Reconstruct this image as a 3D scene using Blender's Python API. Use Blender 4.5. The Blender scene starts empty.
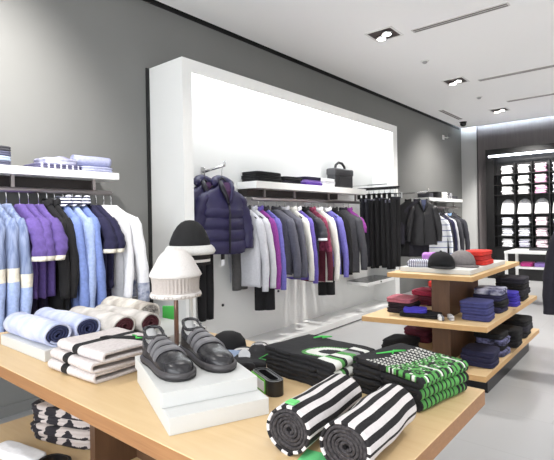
import bpy, bmesh, math, random
from mathutils import Vector, Matrix, noise
PI = math.pi
sc = bpy.context.scene
COL = sc.collection
random.seed(7)

# ------------------------------------------------------------------ camera
F, ROLL, TH, H = 463.0, math.radians(1.03), math.atan(386.2 / 463), 1.42
ct, st, cr, sr = math.cos(TH), math.sin(TH), math.cos(ROLL), math.sin(ROLL)
Rv = Vector((ct, st, 0)); Fv = Vector((-st, ct, 0)); Zv = Vector((0, 0, 1))
cx = Rv * cr - Zv * sr
cy = Rv * sr + Zv * cr
cz = -Fv
cam = bpy.data.cameras.new('camera')
cam.sensor_width = 36; cam.lens = F / 554 * 36; cam.shift_y = -10 / 554; cam.clip_start = .05
co = bpy.data.objects.new('camera', cam); COL.objects.link(co)
co.matrix_world = Matrix(((cx.x, cy.x, cz.x, 0), (cx.y, cy.y, cz.y, 0), (cx.z, cy.z, cz.z, H), (0, 0, 0, 1)))
sc.camera = co

# ------------------------------------------------------------------ materials
MATS = {}
def lin(c):
    return tuple(((v / 255) / 12.92 if v <= 10 else ((v / 255 + .055) / 1.055) ** 2.4) for v in c)
def mat(name, rgb, rough=.5, metal=0.0, var=0.0, scale=20, bump=0.0, emit=None, estr=0, sheen=0, rgb2=None, coat=0, stretch=None):
    """rgb is an sRGB triple 0-255"""
    if name in MATS: return MATS[name]
    m = bpy.data.materials.new(name); m.use_nodes = True
    nt = m.node_tree; b = nt.nodes['Principled BSDF']
    c = lin(rgb)
    b.inputs['Base Color'].default_value = (*c, 1)
    b.inputs['Roughness'].default_value = rough
    b.inputs['Metallic'].default_value = metal
    if coat: b.inputs['Coat Weight'].default_value = coat; b.inputs['Coat Roughness'].default_value = .15
    if sheen: b.inputs['Sheen Weight'].default_value = sheen
    if var or bump or rgb2:
        tc = nt.nodes.new('ShaderNodeTexCoord'); mp = nt.nodes.new('ShaderNodeMapping')
        if stretch: mp.inputs['Scale'].default_value = stretch
        nz = nt.nodes.new('ShaderNodeTexNoise'); nz.inputs['Scale'].default_value = scale; nz.inputs['Detail'].default_value = 3
        nt.links.new(tc.outputs['Object'], mp.inputs['Vector']); nt.links.new(mp.outputs[0], nz.inputs['Vector'])
        if var or rgb2:
            r = nt.nodes.new('ShaderNodeValToRGB')
            c2 = lin(rgb2) if rgb2 else tuple(v * (1 - var) for v in c)
            r.color_ramp.elements[0].position = .35; r.color_ramp.elements[1].position = .65
            r.color_ramp.elements[0].color = (*c2, 1); r.color_ramp.elements[1].color = (*c, 1)
            nt.links.new(nz.outputs['Fac'], r.inputs[0]); nt.links.new(r.outputs[0], b.inputs['Base Color'])
        if bump:
            bp = nt.nodes.new('ShaderNodeBump'); bp.inputs['Strength'].default_value = bump; bp.inputs['Distance'].default_value = .004
            nt.links.new(nz.outputs['Fac'], bp.inputs['Height']); nt.links.new(bp.outputs[0], b.inputs['Normal'])
    if emit:
        b.inputs['Emission Color'].default_value = (*lin(emit), 1); b.inputs['Emission Strength'].default_value = estr
    MATS[name] = m
    return m
def stripes(name, rgb, rgb2, scale, axis='Z', duty=.5, rough=.9):
    if name in MATS: return MATS[name]
    m = mat(name, rgb, rough); nt = m.node_tree; b = nt.nodes['Principled BSDF']
    tc = nt.nodes.new('ShaderNodeTexCoord'); sp = nt.nodes.new('ShaderNodeSeparateXYZ')
    mu = nt.nodes.new('ShaderNodeMath'); mu.operation = 'MULTIPLY'; mu.inputs[1].default_value = scale
    fr = nt.nodes.new('ShaderNodeMath'); fr.operation = 'FRACT'
    lt = nt.nodes.new('ShaderNodeMath'); lt.operation = 'LESS_THAN'; lt.inputs[1].default_value = duty
    mx = nt.nodes.new('ShaderNodeMix'); mx.data_type = 'RGBA'
    mx.inputs[6].default_value = (*lin(rgb), 1); mx.inputs[7].default_value = (*lin(rgb2), 1)
    L = nt.links.new
    L(tc.outputs['Object'], sp.inputs[0]); L(sp.outputs[axis], mu.inputs[0]); L(mu.outputs[0], fr.inputs[0]); L(fr.outputs[0], lt.inputs[0])
    L(lt.outputs[0], mx.inputs[0]); L(mx.outputs[2], b.inputs['Base Color'])
    return m
def cloth(name, rgb, **k):
    k.setdefault('rough', .9); k.setdefault('var', .18); k.setdefault('scale', 45); k.setdefault('bump', .35)
    return mat('cloth ' + name, rgb, **k)

wall_m = mat('grey wall paint', (124, 124, 122), .75, var=.03, scale=2)
ceil_m = mat('ceiling paint', (248, 248, 248), .85)
white_m = mat('white lacquer', (240, 240, 238), .35)
wsatin = mat('white satin board', (208, 208, 206), .5)
black_m = mat('black laminate', (13, 12, 13), .4)
dark_m = mat('dark gap and painted shade', (30, 30, 30), .8)  # dark tone for gaps, also stands in for shade on the wall
chrome = mat('chrome', (205, 205, 205), .22, 1.0)
steel = mat('brushed steel', (176, 168, 168), .38, 1.0)
brownboard = mat('dark brown board', (40, 33, 31), .5)
blackmetal = mat('black metal', (20, 20, 21), .35, .6)

def wood(name, a, b_, stretch, rough=.45):
    m = mat(name, a, rough, rgb2=b_, scale=3.0, stretch=stretch)
    nt = m.node_tree
    for n in nt.nodes:
        if n.type == 'TEX_NOISE': n.inputs['Detail'].default_value = 8; n.inputs['Distortion'].default_value = .6
        if n.type == 'VALTORGB': n.color_ramp.elements[0].position = .2; n.color_ramp.elements[1].position = .8
    return m
oak = wood('light oak', (222, 194, 150), (212, 180, 134), (1.2, 12, 12))
oak_edge = wood('oak edge', (172, 124, 80), (148, 102, 64), (1.5, 14, 30))
oak_y = wood('light oak crosswise', (222, 194, 150), (212, 180, 134), (12, 1.2, 12))
oak_edge2 = wood('oak lipping', (208, 166, 112), (194, 150, 98), (10, 1.5, 30))
walnut = wood('brown post veneer', (104, 76, 56), (84, 60, 44), (10, 10, 1.2))
greywood = wood('dark grey wood veneer', (108, 102, 102), (92, 87, 88), (14, 14, .8), .5)
greywood2 = wood('deep grey wood veneer', (62, 57, 58), (52, 48, 49), (14, 14, .8), .5)

# ------------------------------------------------------------------ objects
def obj(name, bm, m, parent=None, smooth=False, label=None):
    me = bpy.data.meshes.new(name); bmesh.ops.recalc_face_normals(bm, faces=bm.faces); bm.to_mesh(me); bm.free()
    for x in (m if isinstance(m, (list, tuple)) else [m]): me.materials.append(x)
    if smooth:
        for p in me.polygons: p.use_smooth = True
    o = bpy.data.objects.new(name, me); COL.objects.link(o)
    if parent: o.parent = parent
    if label: o['label'] = label
    return o
def tag(o, label, cat, group=None, loc=None, rz=0):
    o['label'] = label; o['category'] = cat
    if group: o['group'] = group
    if loc is not None: o.location = loc
    if rz: o.rotation_euler = (0, 0, rz)
    return o
def thing(name, label, cat, group=None, loc=(0, 0, 0), rz=0):
    o = bpy.data.objects.new(name, None); COL.objects.link(o); o.empty_display_size = .05
    return tag(o, label, cat, group, loc, rz)
def struct(name, bm, m, parent=None, smooth=False):
    o = obj(name, bm, m, parent, smooth)
    if not parent: o['kind'] = 'structure'
    return o
def dup(root, label, loc, rz=None, group=None, mats=None):
    r = root.copy(); COL.objects.link(r); r.location = loc; r['label'] = label
    if rz is not None: r.rotation_euler = (0, 0, rz)
    if group: r['group'] = group
    for ch in root.children:
        c = ch.copy(); COL.objects.link(c); c.parent = r
        for g in ch.children:
            d = g.copy(); COL.objects.link(d); d.parent = c
    return r
def remat(o, m):
    """give a copied object its own mesh with another material"""
    o.data = o.data.copy()
    o.data.materials.clear()
    for x in (m if isinstance(m, (list, tuple)) else [m]): o.data.materials.append(x)
    return o

def box(bm, x0, y0, z0, x1, y1, z1, bev=0, mi=0, seg=2):
    r = bmesh.ops.create_cube(bm, size=1)
    for v in r['verts']:
        v.co = Vector((x0 + (v.co.x + .5) * (x1 - x0), y0 + (v.co.y + .5) * (y1 - y0), z0 + (v.co.z + .5) * (z1 - z0)))
    fs = set(f for v in r['verts'] for f in v.link_faces)
    for f in fs: f.material_index = mi
    if bev:
        es = list(set(e for v in r['verts'] for e in v.link_edges))
        rb = bmesh.ops.bevel(bm, geom=es, offset=bev, segments=seg, affect='EDGES', profile=.6)
        for f in rb['faces']: f.material_index = mi
    return bm
def B(*a, **k):
    return box(bmesh.new(), *a, **k)
def loft(bm, rings, cap0=True, cap1=True, closed=True, mi=0, mfn=None):
    vs = [[bm.verts.new(p) for p in r] for r in rings]
    n = len(vs[0])
    for i in range(len(vs) - 1):
        for j in range(n if closed else n - 1):
            f = bm.faces.new((vs[i][j], vs[i][(j + 1) % n], vs[i + 1][(j + 1) % n], vs[i + 1][j]))
            f.material_index = mfn(i, j) if mfn else mi
    for c, ring in ((cap0, vs[0]), (cap1, vs[-1])):
        if c and n > 2:
            f = bm.faces.new(ring); f.material_index = mi
    return bm
def tube(bm, pts, r, n=8, mi=0):
    pts = [Vector(p) for p in pts]; rings = []
    for i, p in enumerate(pts):
        d = (pts[min(i + 1, len(pts) - 1)] - pts[max(i - 1, 0)]).normalized()
        a = d.orthogonal().normalized() if abs(d.z) > .99 else d.cross(Vector((0, 0, 1))).normalized()
        b = d.cross(a)
        rr = r[i] if isinstance(r, (list, tuple)) else r
        rings.append([p + a * math.cos(2 * PI * k / n) * rr + b * math.sin(2 * PI * k / n) * rr for k in range(n)])
    return loft(bm, rings, mi=mi)
def lathe(bm, prof, n=24, mi=0, mfn=None, rfn=None):
    rings = []
    for i, (r, z) in enumerate(prof):
        rings.append([Vector((max(r, 1e-4) * (rfn(i, k) if rfn else 1) * math.cos(2 * PI * k / n), max(r, 1e-4) * (rfn(i, k) if rfn else 1) * math.sin(2 * PI * k / n), z)) for k in range(n)])
    return loft(bm, rings, mi=mi, mfn=mfn)

def soft_slab(w, d, h, layers=3, seed=0, n=44, ex=6.5, groove=.006, sag=.004, mfn=None, wob=.004):
    """a folded cloth: rounded slab, scalloped at its sides by the layers of the fold; base centre at the origin"""
    bm = bmesh.new(); rings = []; off = Vector((seed * 3.7, seed * 1.3, seed * 7.1))
    steps = max(layers * 4, 6)
    def ring(z, ins):
        out = []
        for k in range(n):
            a = 2 * PI * k / n; c, s = math.cos(a), math.sin(a)
            rr = 1 / (abs(c) ** ex + abs(s) ** ex) ** (1 / ex)
            x, y = c * rr * (w / 2 - ins), s * rr * (d / 2 - ins)
            q = noise.noise_vector(Vector((x * 14, y * 14, z * 25)) + off) * wob
            out.append(Vector((x + q.x, y + q.y, z)))
        return out
    for i in range(steps + 1):
        t = i / steps; ph = (t * layers) % 1 if i < steps else 1
        g = groove * (1 - math.sin(PI * ph) ** .5) if 0 < i < steps else groove * 1.2
        rings.append(ring(h * t, g + .002))
    top = rings[-1]
    for s in (.85, .6, .3, .02):
        rings.append([Vector((v.x * s, v.y * s, h + (1 - s) * .004 + noise.noise(Vector((v.x * s * 12, v.y * s * 12, seed * 5.0))) * sag)) for v in top])
    loft(bm, rings, mfn=mfn)
    return bm

def fold_sheet(L, Hh, W, th, mats_fn, ns=40, nt=40, seed=0, inner=2, wob=.002, name='folded', slope=0.0):
    """a cloth folded back on itself: fold edge at a=L, loose ends at a=0; extruded along b (0..W). returns bm of the centre sheet"""
    pts = []
    lo, hi = th / 2, Hh - th / 2
    R = (hi - lo) / 2
    zc = (hi + lo) / 2
    m1 = ns // 3
    for i in range(m1): pts.append((L * .98 * i / m1 * (1 - R / L), lo))
    m2 = ns // 4
    for i in range(m2 + 1):
        a = -PI / 2 + PI * i / m2
        pts.append((L - R + math.cos(a) * R, zc + math.sin(a) * R))
    m3 = ns - m1 - m2
    for i in range(1, m3 + 1): pts.append(((L - R) * (1 - i / m3), hi + slope * i / m3))
    bm = bmesh.new(); grid = []
    for j in range(nt + 1):
        b = W * j / nt; row = []
        for i, (a, z) in enumerate(pts):
            q = noise.noise_vector(Vector((a * 9 + seed * 5.1, b * 9, z * 9 + seed))) * wob
            edge = noise.noise(Vector((a * 22, seed * 2.2, 0))) * wob * 1.2 if j in (0, nt) else 0
            row.append(bm.verts.new((a + q.x, b + edge, z + q.z)))
        grid.append(row)
    np_ = len(pts)
    for j in range(nt):
        for i in range(np_ - 1):
            f = bm.faces.new((grid[j][i], grid[j][i + 1], grid[j + 1][i + 1], grid[j + 1][i]))
            f.material_index = mats_fn((i + .5) / (np_ - 1), (j + .5) / nt, (pts[i][0] + pts[i + 1][0]) / 2, W * (j + .5) / nt, pts[i][1] > zc)
    return bm
def solid(o, th, off=0, bev=False):
    m = o.modifiers.new('thickness', 'SOLIDIFY'); m.thickness = th; m.offset = off
    return o

def roll_bm(R, L, turns, pitch, mfn, squash=.92, n=36, nl=14, seed=0, taper=0.0, wob=.004):
    """a rolled up cloth lying along +y, resting on z=0"""
    N = int(turns * n); pts = []
    for i in range(N + 1):
        a = 2 * PI * i / n; r = R - pitch * (turns - i / n)
        pts.append((max(r, .004) * math.cos(a - PI / 2), max(r, .004) * math.sin(a - PI / 2), i / N))
    bm = bmesh.new(); g = []
    for j in range(nl + 1):
        t = j / nl; row = []
        for (x, z, u) in pts:
            q = noise.noise_vector(Vector((x * 12, t * 3 + seed * 3, z * 12 + seed))) * wob
            stag = noise.noise(Vector((u * 9, seed, 0))) * .006 if j in (0, nl) else 0
            s = 1 - taper * t
            row.append(bm.verts.new(((x * s + q.x), t * L + stag, (z * s * squash + R * squash + q.z * .6))))
        g.append(row)
    for j in range(nl):
        for i in range(N):
            f = bm.faces.new((g[j][i], g[j][i + 1], g[j + 1][i + 1], g[j + 1][i]))
            f.material_index = mfn(i / n, turns, (j + .5) / nl)
    return bm

# ------------------------------------------------------------------ garments
def garment_body(W=.2, L=.75, T=.055, flare=1.0, seed=0, folds=7, amp=.12, puff=0, top=-.13, n=36, mfn=None, waist=.86, rows=26):
    rings = []; rnd = random.Random(seed); p1, p2 = rnd.uniform(0, 6), rnd.uniform(0, 6)
    prof = [(.0, .05, .03), (.025, .08, .038), (.06, .13, .043), (.10, W - .03, .046), (.14, W, .05), (.19, W - .008, .058), (.25, W * .92, .064)]
    for i in range(7, rows):
        t = (i - 6) / (rows - 7)
        prof.append((.25 + (L - .25) * t, W * (.92 + (waist * flare - .92) * min(1, t * 1.2)), .066 * (1 - .15 * t)))
    for (dz, a, b) in prof:
        k = min(1, dz / .25) if dz < .25 else 1 + .5 * (dz - .25)
        b *= T / .055
        ring = []
        pf = 1 + (.34 * abs(math.sin(PI * dz / puff)) ** .6 - .2 if puff and dz > .06 else 0)
        for j in range(n):
            ph = 2 * PI * j / n
            r = 1 + amp * k * .6 * math.sin(folds * ph + p1 + dz * 3) + amp * k * .4 * math.sin((folds + 4) * ph + p2 - dz * 5)
            c, s = math.cos(ph), math.sin(ph)
            ring.append(Vector((a * (abs(c) ** .8) * (1 if c > 0 else -1) * (1 + (pf - 1) * .25), b * s * r * pf, top - dz + .008 * math.sin(3 * ph + p1) * (dz / L))))
        rings.append(ring)
    bm = bmesh.new()
    return loft(bm, rings, mfn=(lambda i, j: mfn(prof[i][0], j / n)) if mfn else None)
def sleeve_bm(side, W=.2, L=.55, r0=.075, r1=.045, top=-.13, seed=0, puff=0, mfn=None, out=.05, flat=.75):
    out = out + .035
    rings = []; rnd = random.Random(seed * 7 + side); n = 16; rows = 18; p = rnd.uniform(0, 6)
    for i in range(rows):
        t = i / (rows - 1)
        x = side * (W - .045 + out * math.sin(min(1, t * 1.25) * PI / 2)); z = top - .12 - L * t
        y = -.02 * t - .015 * math.sin(t * 3 + p)
        r = r0 + (r1 - r0) * t
        if i == 0: r *= .55
        if puff: r *= .9 + .25 * abs(math.sin(PI * t * L / puff)) ** .6
        r *= 1 + .05 * math.sin(t * 24 + p)
        rings.append([Vector((x + r * flat * math.cos(2 * PI * k / n), y + r * (.64 + .1 * math.sin(3 * 2 * PI * k / n + t * 8)) * math.sin(2 * PI * k / n), z + (.02 if i == 0 else 0))) for k in range(n)])
    return loft(bmesh.new(), rings, mfn=(lambda i, j: mfn(i / (rows - 1))) if mfn else None)
def collar_bm(top=-.13, r=.056, h=.03, T=.036):
    rings = []
    for (s, z) in ((1.1, -.012), (1.12, .01), (1.0, h), (.9, h + .004), (.8, h - .01), (.8, .0)):
        rings.append([Vector((r * s * math.cos(2 * PI * k / 20), T * s * math.sin(2 * PI * k / 20), top + z + .012 * math.cos(2 * PI * k / 20) ** 2 - .01 * (math.sin(2 * PI * k / 20) < -.5))) for k in range(20)])
    return loft(bmesh.new(), rings, cap0=False, cap1=True)

def make_shirt(name, label, cat, group, loc, rz=0, m=None, m2=None, cm=None, W=.2, L=.75, SL=.55, T=.04, flare=1.0, seed=0, amp=.12, band=None, bandm=None, short=False, puff=0, r0=.07, r1=.045, scuff=None, waist=.86):
    """a garment on a hanger; rail point at the origin"""
    t = thing(name, label, cat, group, loc, rz)
    ms = [m] + ([bandm] if bandm else []) + ([m2] if m2 else [])
    def mf(dz, u):
        if band:
            if band[0] < dz < band[1]: return 1
            if dz >= band[1] and m2: return 2
        return 0
    obj('garment_body', garment_body(W, L, T, flare, seed, 6 + seed % 4, amp, puff, mfn=mf, waist=waist, rows=36 if band else 26), ms, t, True)
    for s in (-1, 1):
        if short:
            sl = sleeve_bm(s, W, SL, r0, r0 * .95, seed=seed, mfn=lambda u: 1 if (scuff and u > .86) else 0)
            obj('sleeve', sl, [m] + ([scuff] if scuff else []), t, True)
        else:
            sm = lambda u: (1 if (band and band[0] < u * SL + .12 < band[1]) else 2 if (band and m2 and u * SL + .12 >= band[1]) else 0)
            obj('sleeve', sleeve_bm(s, W, SL, r0, r1, seed=seed, puff=puff, mfn=sm if band else None), ms, t, True)
    if name == 'hanging_tunic' and m.name == 'cloth black':
        bm = lathe(bmesh.new(), [(.0, .003), (.017, .003), (.018, 0), (0, 0)], 14)
        o = obj('size_tag', bm, mat('pale green tag', (170, 226, 170), .6), t, label='pale green round tag'); o.matrix_local = Matrix.Translation((.075, -.05, -.21)) @ Matrix.Rotation(PI / 2, 4, 'X')
    if cm: obj('collar', collar_bm(r=.085, h=.055, T=.05) if cm.name == 'navy white stripe' else collar_bm(), cm, t, True)
    return t

def make_hanger(label, group, loc, rz=0, m=chrome, armm=None, drop=.12):
    t = thing('clothes_hanger', label, 'clothes hanger', group, loc, rz)
    hk = [(0, .012 * math.sin(a) , .012 * math.cos(a) - .008) for a in [x * .35 - 1.9 for x in range(12)]][::-1]
    hk = [(0, p[1], p[2]) for p in hk] + [(0, 0, -.04), (0, 0, -drop + .01)]
    obj('hook', tube(bmesh.new(), hk, .0035, 6), m, t, True)
    pts = [(-.15, 0, -drop - .105), (-.09, 0, -drop - .068), (-.03, 0, -drop - .018), (0, 0, -drop + .006), (.03, 0, -drop - .018), (.09, 0, -drop - .068), (.15, 0, -drop - .105)]
    obj('shoulder_bar', tube(bmesh.new(), pts, [.006, .009, .01, .01, .01, .009, .006], 8), armm or m, t, True)
    return t

def trouser_bm(w=.19, L=1.0, T=.03, seed=0, top=-.06, taper=.22):
    bm = bmesh.new(); rnd = random.Random(seed)
    for s in (-1, 1):
        rings = []
        for i in range(14):
            t = i / 13; n = 16
            hw = w * .5 * (1.0 - taper * t); xo = s * w * (.48 - .02 * t)
            rings.append([Vector((xo + hw * math.copysign(abs(math.cos(2 * PI * k / n)) ** .7, math.cos(2 * PI * k / n)), T * (1 + .15 * math.sin(t * 9 + seed + k)) * math.sin(2 * PI * k / n) + .004 * s, top - L * t)) for k in range(n)])
        loft(bm, rings)
    return bm
def make_trousers(label, group, loc, rz, m, w=.17, L=1.0, T=.03, seed=0, name='hanging_trousers', belt=None, taper=.22):
    t = thing(name, label, 'trousers', group, loc, rz)
    obj('trouser_leg_pair', trouser_bm(w, L, T, seed, taper=taper), m, t, True)
    bm = bmesh.new()
    rings = [[Vector((w * 1.0 * s * math.copysign(abs(math.cos(2 * PI * k / 20)) ** .6, math.cos(2 * PI * k / 20)), T * 1.1 * s * math.sin(2 * PI * k / 20), z)) for k in range(20)] for (s, z) in ((1, -.1), (1.03, -.095), (1.03, -.06), (.97, -.055))]
    obj('waistband', loft(bm, rings), belt or m, t, True)
    return t

exec_parts = None
# ================================================================== THE ROOM
XW, YB, ZC = -3.76, 11.6, 3.52
XR, YF = 3.2, -2.6
struct('wall_left', B(XW - .15, YF, 0, XW, YB, 3.95), wall_m)
struct('wall_right', B(XR, YF, 0, XR + .15, YB, 3.95), ceil_m)
struct('wall_front', B(XW - .15, YF - .15, 0, XR + .15, YF, 3.95), ceil_m)
struct('wall_back', B(XW - .15, YB, 0, XR + .15, YB + .15, 3.95), wall_m)
# floor of large pale tiles
fm = mat('floor tile', (206, 206, 205), .28)
nt = fm.node_tree; b = nt.nodes['Principled BSDF']
tc = nt.nodes.new('ShaderNodeTexCoord'); br = nt.nodes.new('ShaderNodeTexBrick')
br.offset = .5; br.inputs['Scale'].default_value = 1; br.inputs['Brick Width'].default_value = 1.2; br.inputs['Row Height'].default_value = .6
br.inputs['Mortar Size'].default_value = .003; br.inputs['Color1'].default_value = (*lin((170, 170, 170)), 1); br.inputs['Color2'].default_value = (*lin((166, 166, 167)), 1); br.inputs['Mortar'].default_value = (*lin((156, 156, 156)), 1)
nt.links.new(tc.outputs['Object'], br.inputs['Vector']); nt.links.new(br.outputs['Color'], b.inputs['Base Color'])
struct('floor', B(XW - .15, YF - .15, -.1, XR + .15, YB + .15, 0), fm)
# ceiling panel, held off the left and the back wall by a gap; slab above
YC = 11.30
struct('ceiling', B(XW + .10, YF, ZC, XR, YC, ZC + .06), ceil_m)
struct('ceiling_slab', B(XW - .15, YF - .15, 3.95, XR + .15, YB + .15, 4.05), dark_m)
# cove light above the back wall gap
cove = thing('cove_light', 'cold white strip light in the ceiling gap over the back wall', 'strip light')
obj('light_strip', B(XW + .12, YC - .09, ZC + .065, XR - .1, YC - .03, ZC + .10), mat('cove strip', (255, 255, 255), .5, emit=(225, 240, 255), estr=60), cove)
struct('trim_shade', B(XW, YF, ZC + .002, XW + .015, YB - .2, 3.95), dark_m)  # dark strip painting in the shade where the wall meets the ceiling gap
# grey wood cladding on the back wall
struct('trim_1', B(-3.36, YB - .06, 0, -1.62, YB, 3.9), greywood)
struct('trim_2', B(-1.62, YB - .07, 0, -1.28, YB, 3.9), greywood2)
struct('trim_3', B(-1.28, YB - .06, 0, 2.9, YB, 3.9), greywood)
struct('trim_4', B(-3.385, YB - .075, 0, -3.36, YB, 3.9), greywood2)
struct('trim_5', B(XW, YB - .03, 0, -3.385, YB, 3.9), mat('pale grey paint', (186, 186, 185), .7))
struct('baseboard_left', B(XW, YF, 0, XW + .012, 2.6, .08), wall_m)

# ------------------------------------------------------------------ ceiling fittings
fr_m = mat('downlight well', (62, 48, 46), .5)
lamp_on = mat('lamp face', (255, 255, 255), .4, emit=(255, 247, 236), estr=14)
white_trim = mat('white plastic', (225, 225, 223), .5)
def downlight(x, y, label):
    t = thing('ceiling_downlight', label, 'ceiling light', 'square twin-lamp downlights in the ceiling', (x, y, ZC))
    bm = bmesh.new(); a, a2 = .14, .165
    for s in (-1, 1):
        box(bm, s * a if s > 0 else -a2, -a2, -.006, a2 if s > 0 else -a, a2, .0)
        box(bm, -a, s * a if s > 0 else -a2, -.006, a, a2 if s > 0 else -a, .0)
    obj('frame', bm, white_trim, t)
    obj('well', B(-a, -a, -.004, a, a, -.0005), fr_m, t)
    for k, (dx, dy) in enumerate(((-.055, .04), (.055, -.045))):
        bm = lathe(bmesh.new(), [(.0, -.03), (.05, -.032), (.06, -.028), (.062, -.01), (.055, -.004)], 20)
        h = obj('lamp_head', bm, chrome, t, True); h.location = (dx, dy, 0)
        f = obj('lamp_face', lathe(bmesh.new(), [(.0, -.034), (.047, -.034), (.047, -.0325), (.0, -.0325)], 20), lamp_on, h, True)
    return t
LIGHTS = [(-2.42, 4.87), (-2.44, 7.29), (-2.46, 9.88)]
for (x, y), w in zip(LIGHTS, ('nearest of the three in view', 'middle one of the three in view', 'farthest of the three, by the black shirt wall')):
    downlight(x, y, 'square recessed twin ceiling downlight, ' + w)
slot_m = mat('vent slot', (120, 116, 114), .6)
def vent(x0, y0, x1, y1, label):
    t = thing('ceiling_vent', label, 'air vent', None, ((x0 + x1) / 2, (y0 + y1) / 2, ZC))
    w, d = (x1 - x0) / 2, (y1 - y0) / 2
    obj('vent_body', B(-w, -d, -.008, w, d, 0), mat('vent frame', (205, 203, 201), .5), t)
    if w > d:
        for s in (-.5, .5): obj('slot', B(-w + .015, s * d - d * .3, -.0095, w - .015, s * d + d * .3, -.008), slot_m, t)
    else:
        for s in (-.5, .5): obj('slot', B(s * w - w * .3, -d + .015, -.0095, s * w + w * .3, d - .015, -.008), slot_m, t)
vent(-2.14, 4.965, -1.14, 5.055, 'long slot air vent across the ceiling, nearest one')
vent(-2.16, 7.46, -.9, 7.56, 'long slot air vent across the ceiling, second one back')
vent(-2.17, 9.2, -.9, 9.3, 'long slot air vent across the ceiling, farthest one back')
vent(-3.37, 9.06, -3.27, 10.2, 'short slot air vent running along the left wall side of the ceiling')
def sensor(x, y, label):
    t = thing('smoke_detector', label, 'smoke detector', None, (x, y, ZC))
    obj('detector_base', lathe(bmesh.new(), [(.0, -.012), (.05, -.012), (.055, -.006), (.055, 0), (0, 0)], 20), white_trim, t, True)
    obj('detector_cap', lathe(bmesh.new(), [(.0, -.035), (.022, -.034), (.032, -.024), (.034, -.012), (0, -.012)], 20), mat('detector grey', (165, 165, 165), .5), t, True)
sensor(-2.43, 6.07, 'small white ceiling detector between the nearest and middle downlights')
sensor(-2.46, 8.56, 'small white ceiling detector between the middle and farthest downlights')
t = thing('ceiling_camera', 'black dome camera on the ceiling near the far corner', 'security camera', None, (-3.38, 10.56, ZC + .004))
obj('camera_collar', lathe(bmesh.new(), [(.0, -.02), (.075, -.02), (.08, 0), (0, 0)], 20), black_m, t, True)
obj('dome', lathe(bmesh.new(), [(.0, -.105), (.03, -.1), (.055, -.08), (.066, -.05), (.068, -.02), (0, -.02)], 20), mat('smoked dome', (14, 14, 14), .12), t, True)
t = thing('wall_camera', 'small grey wall camera high on the left wall near the corner', 'security camera', None, (XW, 10.35, 3.2))
obj('wall_plate', B(0, -.05, -.05, .02, .05, .05, bev=.006), white_trim, t)
obj('bracket_arm', tube(bmesh.new(), [(.02, 0, 0), (.1, 0, -.02), (.16, 0, .02)], .014), white_trim, t, True)
obj('camera_body', tube(bmesh.new(), [(.12, .05, .03), (.18, -.07, .02)], .045, 14), mat('camera grey', (120, 120, 122), .4), t, True)

# ------------------------------------------------------------------ lights
def area(name, loc, size, power, color=(1, 1, 1), rot=(0, 0, 0), sy=None, spread=None):
    l = bpy.data.lights.new(name, 'AREA'); l.energy = power; l.color = color; l.size = size
    if sy: l.shape = 'RECTANGLE'; l.size_y = sy
    if spread: l.spread = spread
    o = bpy.data.objects.new(name, l); COL.objects.link(o); o.location = loc; o.rotation_euler = rot
    return o
def spot(name, loc, target, power, angle=90, blend=.6, size=.06, color=(1, .97, .93)):
    l = bpy.data.lights.new(name, 'SPOT'); l.energy = power; l.spot_size = math.radians(angle); l.spot_blend = blend; l.shadow_soft_size = size; l.color = color
    o = bpy.data.objects.new(name, l); COL.objects.link(o); o.location = loc
    o.rotation_euler = (Vector(target) - Vector(loc)).to_track_quat('-Z', 'Y').to_euler()
    return o
PW = .85
for i, (x, y) in enumerate(LIGHTS):
    spot('downlight_beam', (x, y, ZC - .06), (x, y, 0), 250 * PW, 92, .95)
for (x, y) in ((.3, 4.87), (.3, 7.29), (.3, 9.88), (2.2, 3), (2.2, 6), (2.2, 9), (-2.42, 2.45), (.3, 2.45), (-2.42, .1), (.3, .1), (1.8, .1)):
    spot('downlight_beam', (x, y, ZC - .06), (x, y, 0), (250 if y > 2.8 else 58) * PW, 92, .95)
spot('wall_wash_beam', (-2.3, .8, ZC - .06), (XW, .95, 2.15), 280, 84, 1.0)

area('front_fill', (-.3, YF + .06, 1.75), 5.2, 125, (.94, .975, 1), (PI / 2, 0, 0), 2.9)  # added soft fill from behind the camera; no window is modelled there

spot('wall_wash_beam', (-2.44, 9.3, ZC - .06), (XW, 9.7, .7), 150, 115, 1.0)

# ------------------------------------------------------------------ view
vs = sc.view_settings
vs.view_transform = 'Standard'; vs.look = 'None'; vs.gamma = 1; vs.use_curve_mapping = False; vs.exposure = .78
w = bpy.data.worlds.new('world'); sc.world = w; w.use_nodes = True
w.node_tree.nodes['Background'].inputs[0].default_value = (.5, .5, .5, 1)
w.node_tree.nodes['Background'].inputs[1].default_value = .05

# ================================================================== LIT NICHE ON THE LEFT WALL
NX0, NX1, NY0, NY1, NZ = XW, -3.26, 2.63, 6.95, 2.887
t = thing('display_niche', 'big white box frame niche with glowing top standing against the grey wall', 'display niche', None, (0, 0, 0))
obj('side_panel', B(NX0 + .012, NY0, 0, NX1, 2.74, NZ), white_m, t)
obj('side_panel', B(NX0 + .012, 6.80, 0, NX1, NY1, NZ), white_m, t)
obj('top_panel', B(NX0 + .012, 2.74, 2.77, NX1, 6.80, NZ), white_m, t)
bp_ = obj('back_panel', B(NX0 + .012, 2.74, .0, -3.63, 6.80, 2.77), white_m, t)
obj('base_platform', B(-3.63, 2.74, .018, NX1, 6.80, .09), mat('platform gloss', (232, 232, 231), .16), t)
obj('toe_gap', B(-3.63, 2.74, 0, NX1 - .03, 6.80, .018), dark_m, t)
obj('light_panel', B(-3.62, 2.75, 2.755, -3.29, 6.79, 2.768), mat('niche light panel', (255, 255, 255), .5, emit=(246, 252, 255), estr=4.0), t)
obj('wall_shade_strip', B(NX0, NY0 - .035, 0, NX0 + .012, NY1 + .03, NZ), dark_m, t)  # dark sheet standing in for the shade along the niche's back edge
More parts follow.
